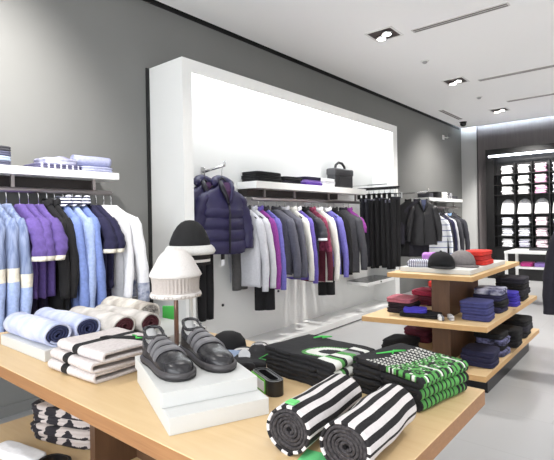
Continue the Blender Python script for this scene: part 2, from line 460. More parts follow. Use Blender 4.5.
for y, z in ((3.42, .52), (4.35, .55), (5.15, .6)):
    obj('cover_button', lathe(bmesh.new(), [(.0, 0), (.014, 0), (.016, -.01), (0, -.01)], 12), black_m, t).matrix_world = Matrix.Translation((-3.622, y, z)) @ Matrix.Rotation(PI / 2, 4, 'Y')

def wall_shelf(label, x0, x1, y0, y1, z0, z1, bx1, by1, bz0, rx, rz, ry0, ry1, brk):
    t = thing('clothes_shelf', label, 'shelf', None, (0, 0, 0))
    obj('shelf_board', B(x0, y0, z0, x1, y1, z1, bev=.004), white_m, t)
    obj('valance_board', B(x0, y0 + .02, bz0, bx1, by1, z0), brownboard, t)
    r = obj('hanging_rail', tube(bmesh.new(), [(rx, ry0, rz), (rx, ry1, rz)], .02, 12), steel, t, True)
    for y in brk:
        obj('rail_bracket', B(rx - .008, y - .012, rz + .01, rx + .008, y + .012, z0), steel, t)
    return t
wall_shelf('thick white wall shelf with hanging rail, left of the lit niche', XW, -3.38, .25, 2.067, 1.767, 1.822, -3.56, 1.93, 1.69, -3.48, 1.665, .28, 2.05, (.6, 1.3, 1.9))
wall_shelf('long white wall shelf with hanging rail inside the lit niche', -3.63, -3.33, 3.66, 6.04, 1.768, 1.845, -3.48, 5.5, 1.69, -3.43, 1.655, 3.7, 6.0, (3.9, 4.45, 5.2, 5.9))
wall_shelf('short white wall shelf with hanging rail beyond the niche', XW, -3.40, 8.6, 10.5, 1.735, 1.80, -3.6, 9.5, 1.62, -3.5, 1.62, 8.7, 10.45, (9.0, 10.2))
t = thing('bench_shelf', 'low floating white shelf with dark top under the trousers in the niche', 'shelf', None, (0, 0, 0))
obj('shelf_board', B(-3.63, 5.95, .44, -3.28, 6.80, .49), white_m, t)
obj('top_sheet', B(-3.63, 5.95, .49, -3.28, 6.80, .497), mat('dark glass top', (60, 60, 62), .25), t)
obj('fixing_bolt', tube(bmesh.new(), [(-3.28, 6.35, .465), (-3.27, 6.35, .465)], .012), black_m, t)

# ================================================================== GARMENTS
C = {}
def c(name, rgb, **k):
    if name not in C: C[name] = cloth(name, rgb, **k)
    return C[name]
paleblue = c('pale blue', (172, 186, 214)); skyblue = c('sky blue', (120, 140, 200)); lightsky = c('light sky', (162, 180, 222))
slate = c('slate blue grey', (96, 110, 144), rgb2=(136, 148, 178), var=0, scale=1.5, stretch=(30, 30, 1))
cream = c('cream', (232, 226, 212)); purple = c('purple', (98, 78, 146)); dpurple = c('deep purple', (30, 23, 52)); navy = c('navy', (36, 34, 66))
black = c('black', (20, 19, 22)); charcoal = c('charcoal', (66, 66, 72)); white = c('white', (238, 238, 242), var=.06); grey = c('mid grey', (150, 150, 156)); lgrey = c('light grey', (206, 206, 212), var=.08)
magenta = c('magenta', (146, 62, 150)); lilac = c('lilac blue', (116, 110, 190)); violet = c('violet', (106, 90, 176)); plaid = c('red plaid', (150, 60, 92), rgb2=(96, 34, 56), var=0, scale=30); maroon = c('maroon', (94, 32, 50)); wine = c('wine', (122, 44, 62))
whitestripe = stripes('white with blue lines', (238, 240, 246), (110, 120, 170), 9, 'Z', .14)
bwscarf = stripes('navy white stripe', (30, 30, 60), (226, 228, 240), 42, 'Z', .5)
steelgrey = c('steel grey', (92, 92, 104)); blazer = c('dark blazer', (38, 36, 46)); ivory = c('ivory', (228, 226, 220), var=.06)

# ---- left rail : (y, builder args)
RX, RZ = -3.48, 1.665
def yrow(lst): return lst
left_specs = [
 ('hanging_shirt', 1.03, 'dark shirt at the left picture edge, on the rail beside pale striped shirts', dict(m=charcoal, L=.8, SL=.6, seed=1)),
 ('hanging_shirt', 1.12, 'first pale slate striped long shirt with cream band from the left picture edge', dict(m=slate, bandm=cream, m2=lightsky, band=(.42, .51), L=.90, SL=.74, seed=2, W=.21)),
 ('hanging_shirt', 1.19, 'second pale slate striped long shirt with cream band from the left picture edge', dict(m=slate, bandm=cream, m2=lightsky, band=(.42, .51), L=.90, SL=.74, seed=3, W=.21)),
 ('hanging_shirt', 1.26, 'third pale slate striped long shirt with cream band, beside the purple tops', dict(m=slate, bandm=cream, m2=lightsky, band=(.43, .52), L=.90, SL=.74, seed=4, W=.21)),
 ('hanging_polo', 1.345, 'first purple short sleeved top with white cuff, beside pale striped shirts', dict(m=purple, L=.62, SL=.27, short=True, scuff=cream, seed=5, W=.215, r0=.085)),
 ('hanging_polo', 1.405, 'middle one of three purple short sleeved tops with white cuffs', dict(m=purple, L=.62, SL=.27, short=True, scuff=cream, seed=6, W=.215, r0=.085)),
 ('hanging_polo', 1.475, 'third purple short sleeved top with white cuff, beside the black tops', dict(m=purple, L=.62, SL=.27, short=True, scuff=cream, seed=7, W=.215, r0=.085)),
 ('hanging_tunic', 1.535, 'first black top between the purple tops and the sky blue shirts', dict(m=black, L=.9, SL=.55, cm=black, seed=8, W=.19)),
 ('hanging_tunic', 1.59, 'second black top between the purple tops and the sky blue shirts', dict(m=black, L=.9, SL=.55, cm=black, seed=9, W=.19)),
 ('hanging_shirt', 1.655, 'first sky blue long shirt with navy and white striped scarf collar', dict(m=skyblue, L=.9, SL=.74, seed=10, W=.2, cm=bwscarf)),
 ('hanging_shirt', 1.73, 'second sky blue long shirt with striped scarf collar, the paler one', dict(m=lightsky, L=.9, SL=.76, seed=11, W=.2, cm=bwscarf)),
 ('hanging_shirt', 1.80, 'third sky blue long shirt with striped scarf collar, beside navy polos', dict(m=skyblue, L=.88, SL=.72, seed=12, W=.2, cm=bwscarf)),
 ('hanging_polo', 1.865, 'first navy short sleeved polo with beige cuff beside sky blue shirts', dict(m=navy, L=.62, SL=.25, short=True, scuff=cream, seed=13, W=.2, r0=.075)),
 ('hanging_polo', 1.92, 'second navy short sleeved polo with beige cuff beside white shirts', dict(m=navy, L=.62, SL=.25, short=True, scuff=cream, seed=14, W=.2, r0=.075)),
 ('hanging_shirt', 1.985, 'inner white long sleeved shirt beside the navy polos', dict(m=white, L=.72, SL=.62, seed=15, W=.2)),
 ('hanging_shirt', 2.05, 'outermost white long sleeved shirt with grey blue cuffs at the rail end', dict(m=white, bandm=white, m2=cloth('greyblue cuff', (120, 128, 156), rgb2=(196, 200, 214), var=0, scale=26), band=(.60, .61), L=.72, SL=.66, seed=16, W=.225, r1=.065)),
]
for nm, y, lab, kw in left_specs:
    kw['W'] = kw.get('W', .2) + .025; kw['L'] += .03
    make_shirt(nm, lab, 'shirt' if nm == 'hanging_shirt' else 'top', 'clothes on the left wall rail', (RX, y, RZ + .03), (.5 if y > 2 else .3 if y > 1.98 else .08) + random.uniform(-.05, .05), **kw)
for y, lab, m in ((1.375, 'first deep purple trousers hanging below the purple tops', dpurple), (1.45, 'second deep purple trousers hanging below the purple tops, by black tops', dpurple), (1.89, 'first deep purple trousers hanging below the navy polos', dpurple), (1.95, 'second deep purple trousers hanging below the navy polos, by white shirts', dpurple)):
    make_trousers(lab, 'trousers under the left rail tops', (RX + .02, y, 1.17), 0, m, .105, .46, .035)
hg = make_hanger('thin chrome clothes hanger hooked on the left wall rail', 'hangers on the left wall rail', (RX, left_specs[0][1], RZ + .008), 0, chrome, mat('white hanger', (232, 232, 232), .5))
for nm, y, lab, kw in left_specs[1:]:
    dup(hg, 'thin chrome clothes hanger hooked on the left wall rail', (RX, y, RZ + .008))
# ---- niche rail
NRX, NRZ = -3.43, 1.655
niche_specs = [
 ('hanging_cardigan', 3.60, 'first pale grey long cardigan on the niche rail beside the purple puffer jacket', dict(m=lgrey, L=.82, SL=.74, seed=20, W=.2, cm=charcoal)),
 ('hanging_cardigan', 3.70, 'second pale grey long cardigan on the niche rail beside the magenta shirt', dict(m=lgrey, L=.82, SL=.72, seed=21, W=.205, cm=lgrey)),
 ('hanging_shirt', 3.80, 'magenta long sleeved shirt beside the pale grey cardigans', dict(m=magenta, L=.84, SL=.74, seed=22, W=.2, cm=violet)),
 ('hanging_shirt', 3.90, 'first lilac blue long sleeved shirt, next to the magenta shirt', dict(m=lilac, L=.84, SL=.76, seed=23, W=.205, cm=charcoal)),
 ('hanging_jacket', 4.10, 'first padded steel grey jacket on the niche rail after the lilac shirt', dict(m=steelgrey, L=.74, SL=.66, seed=24, W=.22, T=.09, r0=.08, r1=.06, cm=charcoal)),
 ('hanging_jacket', 4.26, 'second padded steel grey jacket on the niche rail beside the white shirt', dict(m=steelgrey, L=.74, SL=.66, seed=25, W=.225, T=.085, r0=.08, r1=.06, cm=lgrey)),
 ('hanging_shirt', 4.40, 'first ivory white shirt, next to the second steel grey jacket', dict(m=ivory, L=.8, SL=.72, seed=26, W=.21, cm=ivory)),
 ('hanging_shirt', 4.50, 'violet shirt between the first ivory shirt and the grey tee', dict(m=violet, L=.84, SL=.76, seed=27, W=.21, cm=white)),
 ('hanging_tunic', 4.66, 'charcoal short sleeved top with white cuff beside the red plaid shirt', dict(m=charcoal, L=.8, SL=.26, short=True, scuff=white, seed=28, W=.215, cm=black, r0=.08)),
 ('hanging_shirt', 4.80, 'dark red plaid long shirt in the middle of the niche rail', dict(m=plaid, bandm=maroon, m2=maroon, band=(.5, .52), L=.9, SL=.76, seed=29, W=.215, cm=plaid)),
 ('hanging_shirt', 4.96, 'second ivory white shirt, next to the red plaid shirt', dict(m=ivory, L=.92, SL=.78, seed=30, W=.215, cm=white)),
 ('hanging_shirt', 5.16, 'second lilac blue long shirt near the far end of the niche rail', dict(m=lilac, L=.84, SL=.76, seed=31, W=.215, cm=white)),
 ('hanging_tunic', 5.32, 'black top behind the second lilac blue shirt', dict(m=black, L=.86, SL=.74, seed=32, W=.2, cm=black)),
 ('hanging_coat', 5.56, 'dark charcoal coat at the far end of the niche rail', dict(m=charcoal, L=.86, SL=.7, seed=34, W=.26, T=.09, r0=.08, r1=.06, cm=blazer)),
 ('hanging_shirt', 5.70, 'plum shirt tucked behind the charcoal coat at the rail end', dict(m=magenta, L=.36, SL=.2, seed=35, W=.20, cm=magenta)),
]
for nm, y, lab, kw in niche_specs:
    make_shirt(nm, lab, nm.replace('hanging_', ''), 'clothes on the niche rail', (NRX, y, NRZ + .015), .12 + random.uniform(-.06, .06), **kw)
for y, lab in ((3.83, 'short black trousers hanging below the grey cardigans in the niche'), (5.05, 'short black trousers hanging below the red plaid shirt in the niche')):
    make_trousers(lab, 'black trousers under the niche rail', (NRX + .04, y, .85), .75, black, .115, .36, .03, taper=-.05)
hg2 = make_hanger('dark clothes hanger with chrome hook on the niche rail', 'hangers on the niche rail', (NRX, niche_specs[0][1], NRZ + .008), 0, chrome, black_m)
for nm, y, lab, kw in niche_specs[1:]:
    dup(hg2, 'dark clothes hanger with chrome hook on the niche rail', (NRX, y, NRZ + .008))

# ---- face-out arms
def face_arm(label, x0, y, z0, x1, z1, ball=True):
    t = thing('face_out_arm', label, 'display arm', None, (0, 0, 0))
    obj('arm_rod', tube(bmesh.new(), [(x0, y, z0), (x1, y, z1)], .013, 10), chrome, t, True)
    obj('end_stop', tube(bmesh.new(), [(x1, y, z1 - .01), (x1 + .004, y, z1 + .045)], .013, 10), chrome, t, True)
    obj('wall_plate', B(x0 - .012, y - .025, z0 - .05, x0, y + .025, z0 + .05, bev=.004), chrome, t)
    return t
face_arm('short chrome arm on the niche back holding the purple puffer jackets', -3.618, 3.17, 1.925, -3.31, 1.965)

puffm = c('purple puffer nylon', (38, 33, 74), rough=.5, var=.1, scale=25)
puffd = c('dark puffer trim', (24, 22, 36), rough=.6)
def puffer(label, loc, rz, seed, W=.24, m=None, trim=None, puff=.115, L=.70, name='puffer_jacket', lining=None, hood=True, group=None, SL=.54):
    t = thing(name, label, 'jacket', group, loc, rz)
    m = m or puffm; trim = trim or puffd
    obj('jacket_body', garment_body(W, L, .085, 1.08, seed, 5, .05, puff, waist=1.0, rows=64), m, t, True)
    for s in (-1, 1):
        obj('sleeve', sleeve_bm(s, W, SL, .085, .062, seed=seed, puff=puff * .85, flat=.85, out=.055), m, t, True)
    # local front is -y
    bm = bmesh.new()                                   # open V neck with lining
    n = 10; rings = []
    for i in range(n):
        tt = i / (n - 1); z = -.125 - .2 * tt; hw = .062 * (1 - tt) + .006
        yy = -.060 - .042 * min(1, tt * 2.2)
        rings.append([Vector((-hw, yy - .004, z)), Vector((0, yy - .010, z)), Vector((hw, yy - .004, z)), Vector((hw, yy + .05, z)), Vector((-hw, yy + .05, z))])
    obj('neck_lining', loft(bm, rings), lining or cloth('plum lining', (70, 40, 78)), t)
    obj('zip_strip', tube(bmesh.new(), [(.004, -.104, -.32), (.006, -.115, -.45), (.004, -.112, -.60), (.004, -.105, -.13 - L + .01)], .011, 8), trim, t, True)
    for s in (-1, 1):
        obj('lapel', tube(bmesh.new(), [(s * .062, -.052, -.118), (s * .06, -.085, -.18), (s * .035, -.108, -.26), (s * .008, -.112, -.335)], [.022, .026, .022, .012], 10), trim if s < 0 else m, t, True)
    if hood:
        rings = []
        for i in range(17):
            a = PI * (i / 16) ; 
            p = Vector((.098 * math.cos(a), .075 * math.sin(a) - .03, -.135 + .035 * math.sin(a)))
            r = .028 + .022 * math.sin(a)
            d = Vector((-math.sin(a), math.cos(a), 0))
            u = Vector((math.cos(a), math.sin(a), 0))
            rings.append([p + u * r * math.cos(2 * PI * k / 12) + Vector((0, 0, 1)) * r * 1.15 * math.sin(2 * PI * k / 12) for k in range(12)])
        obj('hood', loft(bmesh.new(), rings), m, t, True)
    return t
# jackets in the niche: front towards the room (+x) => rz = +90deg puts local -y on +x
puffer('front purple quilted puffer jacket with open neck hanging at the near end of the niche', (-3.375, 3.2, 1.925), PI / 2 - .12, 41, W=.255)
puffer('rear purple quilted puffer jacket half hidden behind the front puffer jacket', (-3.50, 3.08, 1.93), PI / 2 - .05, 42, W=.25)
hgN = make_hanger('broad black hanger inside a purple puffer jacket', 'hangers of the puffer jackets', (-3.375, 3.2, 1.965), PI / 2 - .12, chrome, black_m)
dup(hgN, 'broad black hanger inside a purple puffer jacket', (-3.50, 3.08, 1.95))
t = thing('price_tag', 'small white and black swing tag below the purple puffer jacket', 'tag', None, (-3.34, 3.16, 1.04))
obj('tag_card', B(-.002, -.022, -.06, .002, .022, .0), white, t)
obj('tag_top', B(-.003, -.023, -.0, .003, .023, .06), black_m, t)
make_trousers('long black trousers hanging behind the black and white knit hat', None, (-3.50, 3.07, 1.42), PI / 2, black, .115, .92, .03)
make_trousers('dark grey trousers hanging beneath the right side of the puffer jacket', None, (-3.5, 3.56, 1.32), PI / 2, c('warm dark grey', (84, 82, 82)), .12, .58, .035, taper=.1)

# ---- trousers on an arm at the far end of the niche
t = thing('trouser_arm', 'dark bar at the far end of the niche holding clipped trousers', 'display arm', None, (0, 0, 0))
obj('arm_rod', B(-3.63, 6.30, 1.862, -2.94, 6.34, 1.886, bev=.006), blackmetal, t)
obj('arm_rod', B(-3.63, 6.12, 1.905, -3.05, 6.14, 1.915), chrome, t)
obj('clip_comb', B(-3.6, 6.27, 1.845, -2.97, 6.37, 1.865, bev=.004), blackmetal, t)
troum = [c('faded black denim', (34, 34, 42)), black, navy]
TXS = [-3.52, -3.44, -3.36, -3.27, -3.18, -3.09, -3.01]
for i, x in enumerate(TXS):
    mk = make_trousers('black trousers clipped to the dark bar at the far end of the niche, number %d counted from the wall' % (i + 1) if False else ['black denim trousers nearest the niche back on the dark bar', 'second black trousers from the niche back on the dark bar', 'third black trousers from the niche back on the dark bar', 'middle black trousers of the seven on the dark bar', 'third black trousers from the open end of the dark bar', 'second black trousers from the open end of the dark bar', 'outermost black trousers at the open end of the dark bar'][i],
                  'clipped trousers in the niche', (x, 6.32, 1.785 - .02 * (i % 3)), 1.15 + .14 * math.sin(i * 2), black if i > 1 else troum[0], .085, 1.02, .03, i, belt=[c('faded black denim', (34, 34, 42)), c('grey waistband', (112, 112, 128))][i % 2])
ch = thing('clip_hanger', 'small black and chrome clip hanger on the dark trouser bar', 'clip hanger', 'clip hangers on the trouser bar', (TXS[0], 6.32, 1.84), 1.15)
obj('hook', tube(bmesh.new(), [(0, 0, .015), (.004, 0, .0), (0, 0, -.06)], .004, 6), chrome, ch, True)
obj('clip_bar', tube(bmesh.new(), [(-.13, 0, -.06), (.13, 0, -.06)], .006, 8), blackmetal, ch, True)
for s in (-1, 1): obj('clip', B(s * .1 - .014, -.022, -.13, s * .1 + .014, .022, -.05, bev=.004), blackmetal if s < 0 else chrome, ch)
for x in TXS[1:]: dup(ch, 'small black and chrome clip hanger on the dark trouser bar', (x, 6.32, 1.84), 1.15 + .1 * math.sin(x * 9))

# ---- far rail beyond the niche
leather = mat('black leather', (30, 29, 33), .42, bump=.5, scale=18, var=.2)
face_arm('chrome arm beyond the niche holding dark jackets', XW + .012, 8.05, 1.86, -3.2, 1.88)
for x, y, rz, m, lab, sd in ((-3.56, 8.0, .55, black, 'rear black coat hanging on the far chrome arm beside the white frame', 51), (-3.42, 8.06, .6, blazer, 'middle dark jacket on the far chrome arm, behind the leather jacket', 52)):
    make_shirt('hanging_coat', lab, 'coat', 'dark coats on the far arm', (x, y, 1.85), rz, m=m, L=1.0, SL=.66, seed=sd, W=.235, T=.08, r0=.085, r1=.065, cm=m)
puffer('black leather jacket in front on the far chrome arm', (-3.30, 8.05, 1.86), .5, 53, W=.215, m=leather, trim=mat('leather trim', (18, 18, 20), .4), puff=0, L=.8, name='leather_jacket', lining=c('grey blue lining', (66, 72, 100)), hood=False, SL=.62)
far_specs = [
 ('hanging_shirt', 9.05, 'white shirt with thin blue lines hanging on the far rail', dict(m=whitestripe, L=.98, SL=.7, seed=60, W=.22, cm=whitestripe)),
 ('hanging_blazer', 9.3, 'dark blazer next to the white lined shirt on the far rail', dict(m=blazer, L=.95, SL=.7, seed=61, W=.225, T=.07, r0=.08, r1=.06, cm=blazer)),
 ('hanging_blazer', 9.5, 'navy black blazer second after the white lined shirt', dict(m=navy, L=.98, SL=.7, seed=62, W=.225, T=.07, r0=.08, r1=.06, cm=blazer)),
 ('hanging_shirt', 9.65, 'pale strip of a white shirt between dark blazers on the far rail', dict(m=lgrey, L=1.0, SL=.76, seed=63, W=.225, cm=lgrey)),
 ('hanging_shirt', 9.9, 'charcoal shirt with light blue collar on the far rail', dict(m=charcoal, L=.9, SL=.7, seed=64, W=.23, cm=c('bright light blue', (140, 176, 222)))),
 ('hanging_blazer', 10.2, 'outermost dark grey blazer at the far end of the far rail', dict(m=c('dark grey wool', (52, 52, 60)), L=.98, SL=.74, seed=65, W=.24, T=.07, r0=.08, r1=.06, cm=charcoal)),
]
for nm, y, lab, kw in far_specs:
    make_shirt(nm, lab, nm.replace('hanging_', ''), 'clothes on the far rail', (-3.5 + (.06 if y < 9.1 else 0), y, 1.59), (.45 if y < 9.1 else .1) + random.uniform(-.05, .05), **kw)
hg3 = make_hanger('dark hanger with chrome hook on the far rail', 'hangers on the far rail', (-3.5, far_specs[0][1], 1.628), 0, chrome, black_m)
for nm, y, lab, kw in far_specs[1:]: dup(hg3, 'dark hanger with chrome hook on the far rail', (-3.5, y, 1.628))

# ================================================================== FOLDED THINGS ON THE WALL SHELVES
def fold(name, label, cat, group, loc, rz, w, d, h, m, layers=2, seed=0, **k):
    o = obj(name, soft_slab(w, d, h, layers, seed, **k), m, None, True)
    return tag(o, label, cat, group, loc, rz)
# left shelf, top at 1.822
zz = 1.823
for i, (m, lab) in enumerate(((c('slate fold', (84, 86, 108)), 'bottom'), (paleblue, 'second lowest'), (c('slate fold', (84, 86, 108)), 'third'), (charcoal, 'topmost'))):
    fold('folded_shirt', lab + ' folded shirt of the stack at the left picture edge of the left shelf', 'folded shirt', 'stack at the left end of the left shelf', (-3.55, 1.16, zz), 0, .26, .26, .033, m, 2, i); zz += .034
lav = c('lavender cotton', (176, 180, 212)); lavst = stripes('lavender stripe', (206, 206, 222), (84, 82, 112), 22, 'Y', .7)
fold('folded_shirt', 'flat pale shirt with dark edge on the left shelf, lower of two', 'folded shirt', 'pale shirts lying on the left shelf', (-3.52, 1.60, 1.823), .05, .27, .36, .035, lavst, 2, 5)
fold('folded_shirt', 'peaked pale shirt with dark trim lying on top of the flat pale shirt', 'folded shirt', 'pale shirts lying on the left shelf', (-3.54, 1.63, 1.859), .1, .22, .26, .05, cloth('pale lilac print', (200, 202, 222), rgb2=(110, 108, 140), var=0, scale=12), 2, 6, sag=.03)
fold('folded_shirt', 'flat lavender shirt under the rolled lavender shirt on the left shelf', 'folded shirt', 'pale shirts lying on the left shelf', (-3.52, 1.9, 1.823), 0, .27, .27, .04, lav, 2, 7)
o = tag(obj('rolled_shirt', roll_bm(.05, .30, 3, .012, lambda a, T_, t_: 0, n=24, seed=3), lav, None, True), 'plump rolled lavender shirt on top of the left shelf end', 'rolled shirt', None, (-3.50, 1.745, 1.864)); solid(o, .007)
# niche shelf, top at 1.845
def stack(name, cat, group, x, y, z, w, d, hs, mats, labs, rz=0, seed=0, jit=.012, layers=2, **k):
    for i, lab in enumerate(labs):
        m = mats[i % len(mats)]; hh = hs[i % len(hs)] if isinstance(hs, (list, tuple)) else hs
        rnd = random.Random(seed * 31 + i)
        fold(name, lab, cat, group, (x + rnd.uniform(-jit, jit), y + rnd.uniform(-jit, jit), z), rz + rnd.uniform(-.05, .05), w, d, hh, m, layers, seed + i, **k); z += hh + .0015
    return z
stack('folded_trousers', 'folded trousers', 'black stack on the niche shelf', -3.48, 3.92, 1.846, .27, .46, .036, [black], [s + ' folded black trousers of the stack at the near end of the niche shelf' for s in ('bottom', 'middle', 'top')], seed=11)
stack('folded_trousers', 'folded trousers', 'second black stack on the niche shelf', -3.48, 4.36, 1.846, .26, .36, .04, [blazer, black], [s + ' folded dark trousers between black stack and purple stack on the niche shelf' for s in ('lower', 'upper')], seed=15)
stack('folded_sweater', 'folded sweater', 'purple stack on the niche shelf', -3.48, 4.78, 1.846, .26, .36, .034, [c('rich purple', (90, 56, 150)), c('light violet', (160, 130, 214)), dpurple], [s + ' folded purple sweater of the stack on the niche shelf' for s in ('bottom', 'middle', 'top')], seed=18)
stack('folded_shirt', 'folded shirt', 'white stack on the niche shelf', -3.48, 5.14, 1.846, .25, .28, .034, [white, lgrey], [s + ' folded white shirt of the stack beside the black bag on the niche shelf' for s in ('bottom', 'middle', 'top')], seed=22)
t = thing('shoulder_bag', 'black square bag with top handle standing on the niche shelf', 'bag', None, (-3.47, 5.56, 1.846))
bagm = mat('bag leather', (40, 39, 42), .5, bump=.3, scale=40)
obj('bag_body', B(-.07, -.24, 0, .07, .24, .25, bev=.035, seg=4), bagm, t, True)
obj('bag_flap', B(-.078, -.245, .17, .078, .245, .27, bev=.03, seg=4), mat('bag flap', (64, 63, 66), .45), t, True)
obj('handle', tube(bmesh.new(), [(0, -.13, .26), (0, -.11, .32), (0, -.04, .36), (0, .05, .355), (0, .11, .31), (0, .13, .26)], .017, 10), bagm, t, True)
obj('pocket', B(.066, -.14, .03, .085, .14, .15, bev=.008), bagm, t)
# far shelf, top at 1.80
for y, m, nm, lab, hh in ((8.85, charcoal, 'folded_jumper', 'dark grey jumper at the near end of the far shelf', .09), (9.3, black, 'folded_jumper', 'black jumper in the middle of the far shelf', .13), (9.62, ivory, 'folded_shirt', 'white shirt in the middle of the far shelf', .13), (9.9, cloth('black white knit', (30, 30, 34), rgb2=(200, 200, 205), var=0, scale=14), 'folded_jumper', 'black and white knit jumper on the far shelf', .12), (10.25, charcoal, 'folded_jumper', 'charcoal jumper at the far end of the far shelf', .07)):
    fold(nm, lab, 'folded clothes', 'folded clothes on the far shelf', (-3.58, y, 1.801), 0, .26, .24, hh, m, 3, int(y * 10))

# ================================================================== FRONT TABLE
TZ = .82
def slab_mats(bm):
    """top faces 0, side faces 1"""
    bm.normal_update()
    for f in bm.faces: f.material_index = 0 if abs(f.normal.z) > .7 else 1
    return bm
def prism(pts, z0, z1, bev=.002):
    bm = bmesh.new()
    lo = [bm.verts.new((x, y, z0)) for x, y in pts]; hi = [bm.verts.new((x, y, z1)) for x, y in pts]
    n = len(pts)
    bm.faces.new(lo[::-1]); bm.faces.new(hi)
    for i in range(n): bm.faces.new((lo[i], lo[(i + 1) % n], hi[(i + 1) % n], hi[i]))
    bmesh.ops.recalc_face_normals(bm, faces=bm.faces)
    if bev: bmesh.ops.bevel(bm, geom=list(bm.edges), offset=bev, segments=1, affect='EDGES')
    return slab_mats(bm)
t = thing('display_table', 'large light oak display table with lower shelf in the foreground', 'table', None, (0, 0, 0))
obj('tabletop', prism([(-2.85, .755), (-.482, .755), (-.482, 1.685), (-2.85, 1.685)], TZ - .052, TZ), [oak, oak_edge], t)
obj('lower_shelf', prism([(-2.75, .80), (-.60, .80), (-.60, 1.64), (-2.75, 1.64)], .305, .35), [oak, oak_edge], t)
obj('support_panel', B(-1.9, 1.20, .35, -.95, 1.24, TZ - .052), walnut, t)
obj('support_panel', B(-1.9, 1.0, .35, -1.86, 1.45, TZ - .052), walnut, t)
obj('support_panel', B(-.99, 1.0, .35, -.95, 1.45, TZ - .052), walnut, t)
obj('plinth', B(-2.5, .95, 0, -.85, 1.5, .305), black_m, t)

def tray(label, x0, y0, x1, y1, z, h, rz=0):
    cxm, cym = (x0 + x1) / 2, (y0 + y1) / 2; w, d = (x1 - x0) / 2, (y1 - y0) / 2
    return tag(obj('display_tray', B(-w, -d, 0, w, d, h, bev=.003), wsatin), label, 'display tray', None, (cxm, cym, z + .0005), rz)
tray('long white display tray at the left table end under the pale blue roll', -2.56, .89, -2.07, 1.085, TZ, .05)
tray('white display tray behind it, under the maroon ended rolls and the cream roll', -2.56, 1.09, -1.84, 1.62, TZ, .05)

# rolled shirts on the trays, ends towards +x
camo_b = cloth('pale blue marl', (214, 218, 238), rgb2=(182, 190, 224), var=0, scale=14)
camo_g = cloth('pale blotch', (226, 220, 214), rgb2=(186, 180, 174), var=0, scale=11)
cream_b = cloth('cream blotch', (234, 228, 218), rgb2=(172, 162, 152), var=0, scale=12)
navy_in = cloth('navy inside', (44, 50, 88)); maroon_in = cloth('maroon inside', (82, 36, 44)); grey_in = cloth('grey inside', (104, 96, 92), rgb2=(210, 204, 196), var=0, scale=40)
def shirt_roll(label, xe, y, R, L, mo, mi_, seed, z=TZ + .0515, rz=0, group='rolled shirts on the white trays'):
    bm = roll_bm(R, L, 4.0, R * .215, lambda a, T_, t_: 0 if a > T_ - 1.15 else 1, n=28, seed=seed, squash=.8, wob=.009)
    o = tag(obj('rolled_shirt', bm, [mo, mi_], None, True), label, 'rolled shirt', group, (xe, y, z), PI / 2 + rz)
    solid(o, R * .14); return o
shirt_roll('pale blue rolled shirt with navy inside at the left front of the trays', -2.09, .965, .066, .46, camo_b, navy_in, 1)
shirt_roll('second pale rolled shirt with navy inside, behind the pale blue one', -2.09, 1.105, .066, .46, camo_b, navy_in, 2)
shirt_roll('blotchy pale rolled shirt with maroon end, third from the front', -1.985, 1.235, .064, .46, camo_g, maroon_in, 3, z=TZ + .053)
shirt_roll('blotchy pale rolled shirt with dark maroon end, fourth from the front', -1.95, 1.355, .062, .46, camo_g, maroon_in, 4)
shirt_roll('thick cream rolled shirt with grey spiral end nearest the green card', -2.15, 1.49, .07, .40, cream_b, grey_in, 5)
t = tag(obj('sign_card', B(-.034, -.006, 0, .034, .006, .115, bev=.002), mat('green card', (76, 190, 84), .6)), 'bright green card standing between the cream roll and the hat stands', 'card', None, (-2.20, 1.645, TZ + .0005), .6)

# grey sweaters, three folded with black bands
marl = cloth('grey marl', (214, 206, 204), rgb2=(200, 191, 190), var=0, scale=90, bump=.5); blk_band = cloth('black band', (24, 23, 25))
SWL = .27
zs = TZ + .001
for i, lab in enumerate(('bottom grey marl folded sweater with black band, on the front table', 'middle grey marl folded sweater with black band, on the front table', 'topmost grey marl folded sweater with black band and black collar')):
    def mf(s, t_, a, b, top, i=i):
        bb = .105 + i * .006 + (SWL - a) * .0
        if bb < b < bb + .046: return 1
        return 0
    o = obj('folded_sweater', fold_sheet(SWL, .040, .335, .0125, mf, 44, 60, 70 + i, wob=.003), [marl, blk_band], None, True)
    solid(o, .012)
    tag(o, lab, 'folded sweater', 'grey sweaters on the front table', (-1.975 + .022 * i, .86 + SWL + .012 * i, zs), -PI / 2 + (.05, -.02, .03)[i]); zs += .0405
    if i == 2:
        bm = bmesh.new()
        rings = []
        for k in range(22):
            u = k / 21; bpos = .12 + .25 * u; apos = .14 - .075 * math.sin(u * PI * .5) - .03 * u
            w_ = .018 + .03 * u ** 2
            rings.append([Vector((apos - w_, bpos, .041)), Vector((apos - w_ * .8, bpos, .0455)), Vector((apos + w_ * .8, bpos, .0455)), Vector((apos + w_, bpos, .041))])
        obj('collar', loft(bm, rings), blk_band, o)
        obj('tag_string', tube(bmesh.new(), [(.06, .21, .0465), (.07, .25, .050), (.085, .27, .048), (.07, .29, .0475)], .003, 6), mat('green cord', (70, 190, 80), .5), o, True, 'bright green tag string')

# display block of two white boards and the shoes
BR = math.radians(-23.6)
tag(obj('display_block', B(-.5, 0, 0, 0, .31, .05, bev=.0015), wsatin), 'lower white display board, wider one of the pair under the shoes', 'display block', 'white boards under the shoes', (-1.069, .794, TZ + .0005), BR)
tag(obj('display_block', B(-.44, 0, 0, 0, .31, .045, bev=.0015), wsatin), 'upper white display board directly beneath the black shoes', 'display block', 'white boards under the shoes', (-1.139, .819, TZ + .051), BR)

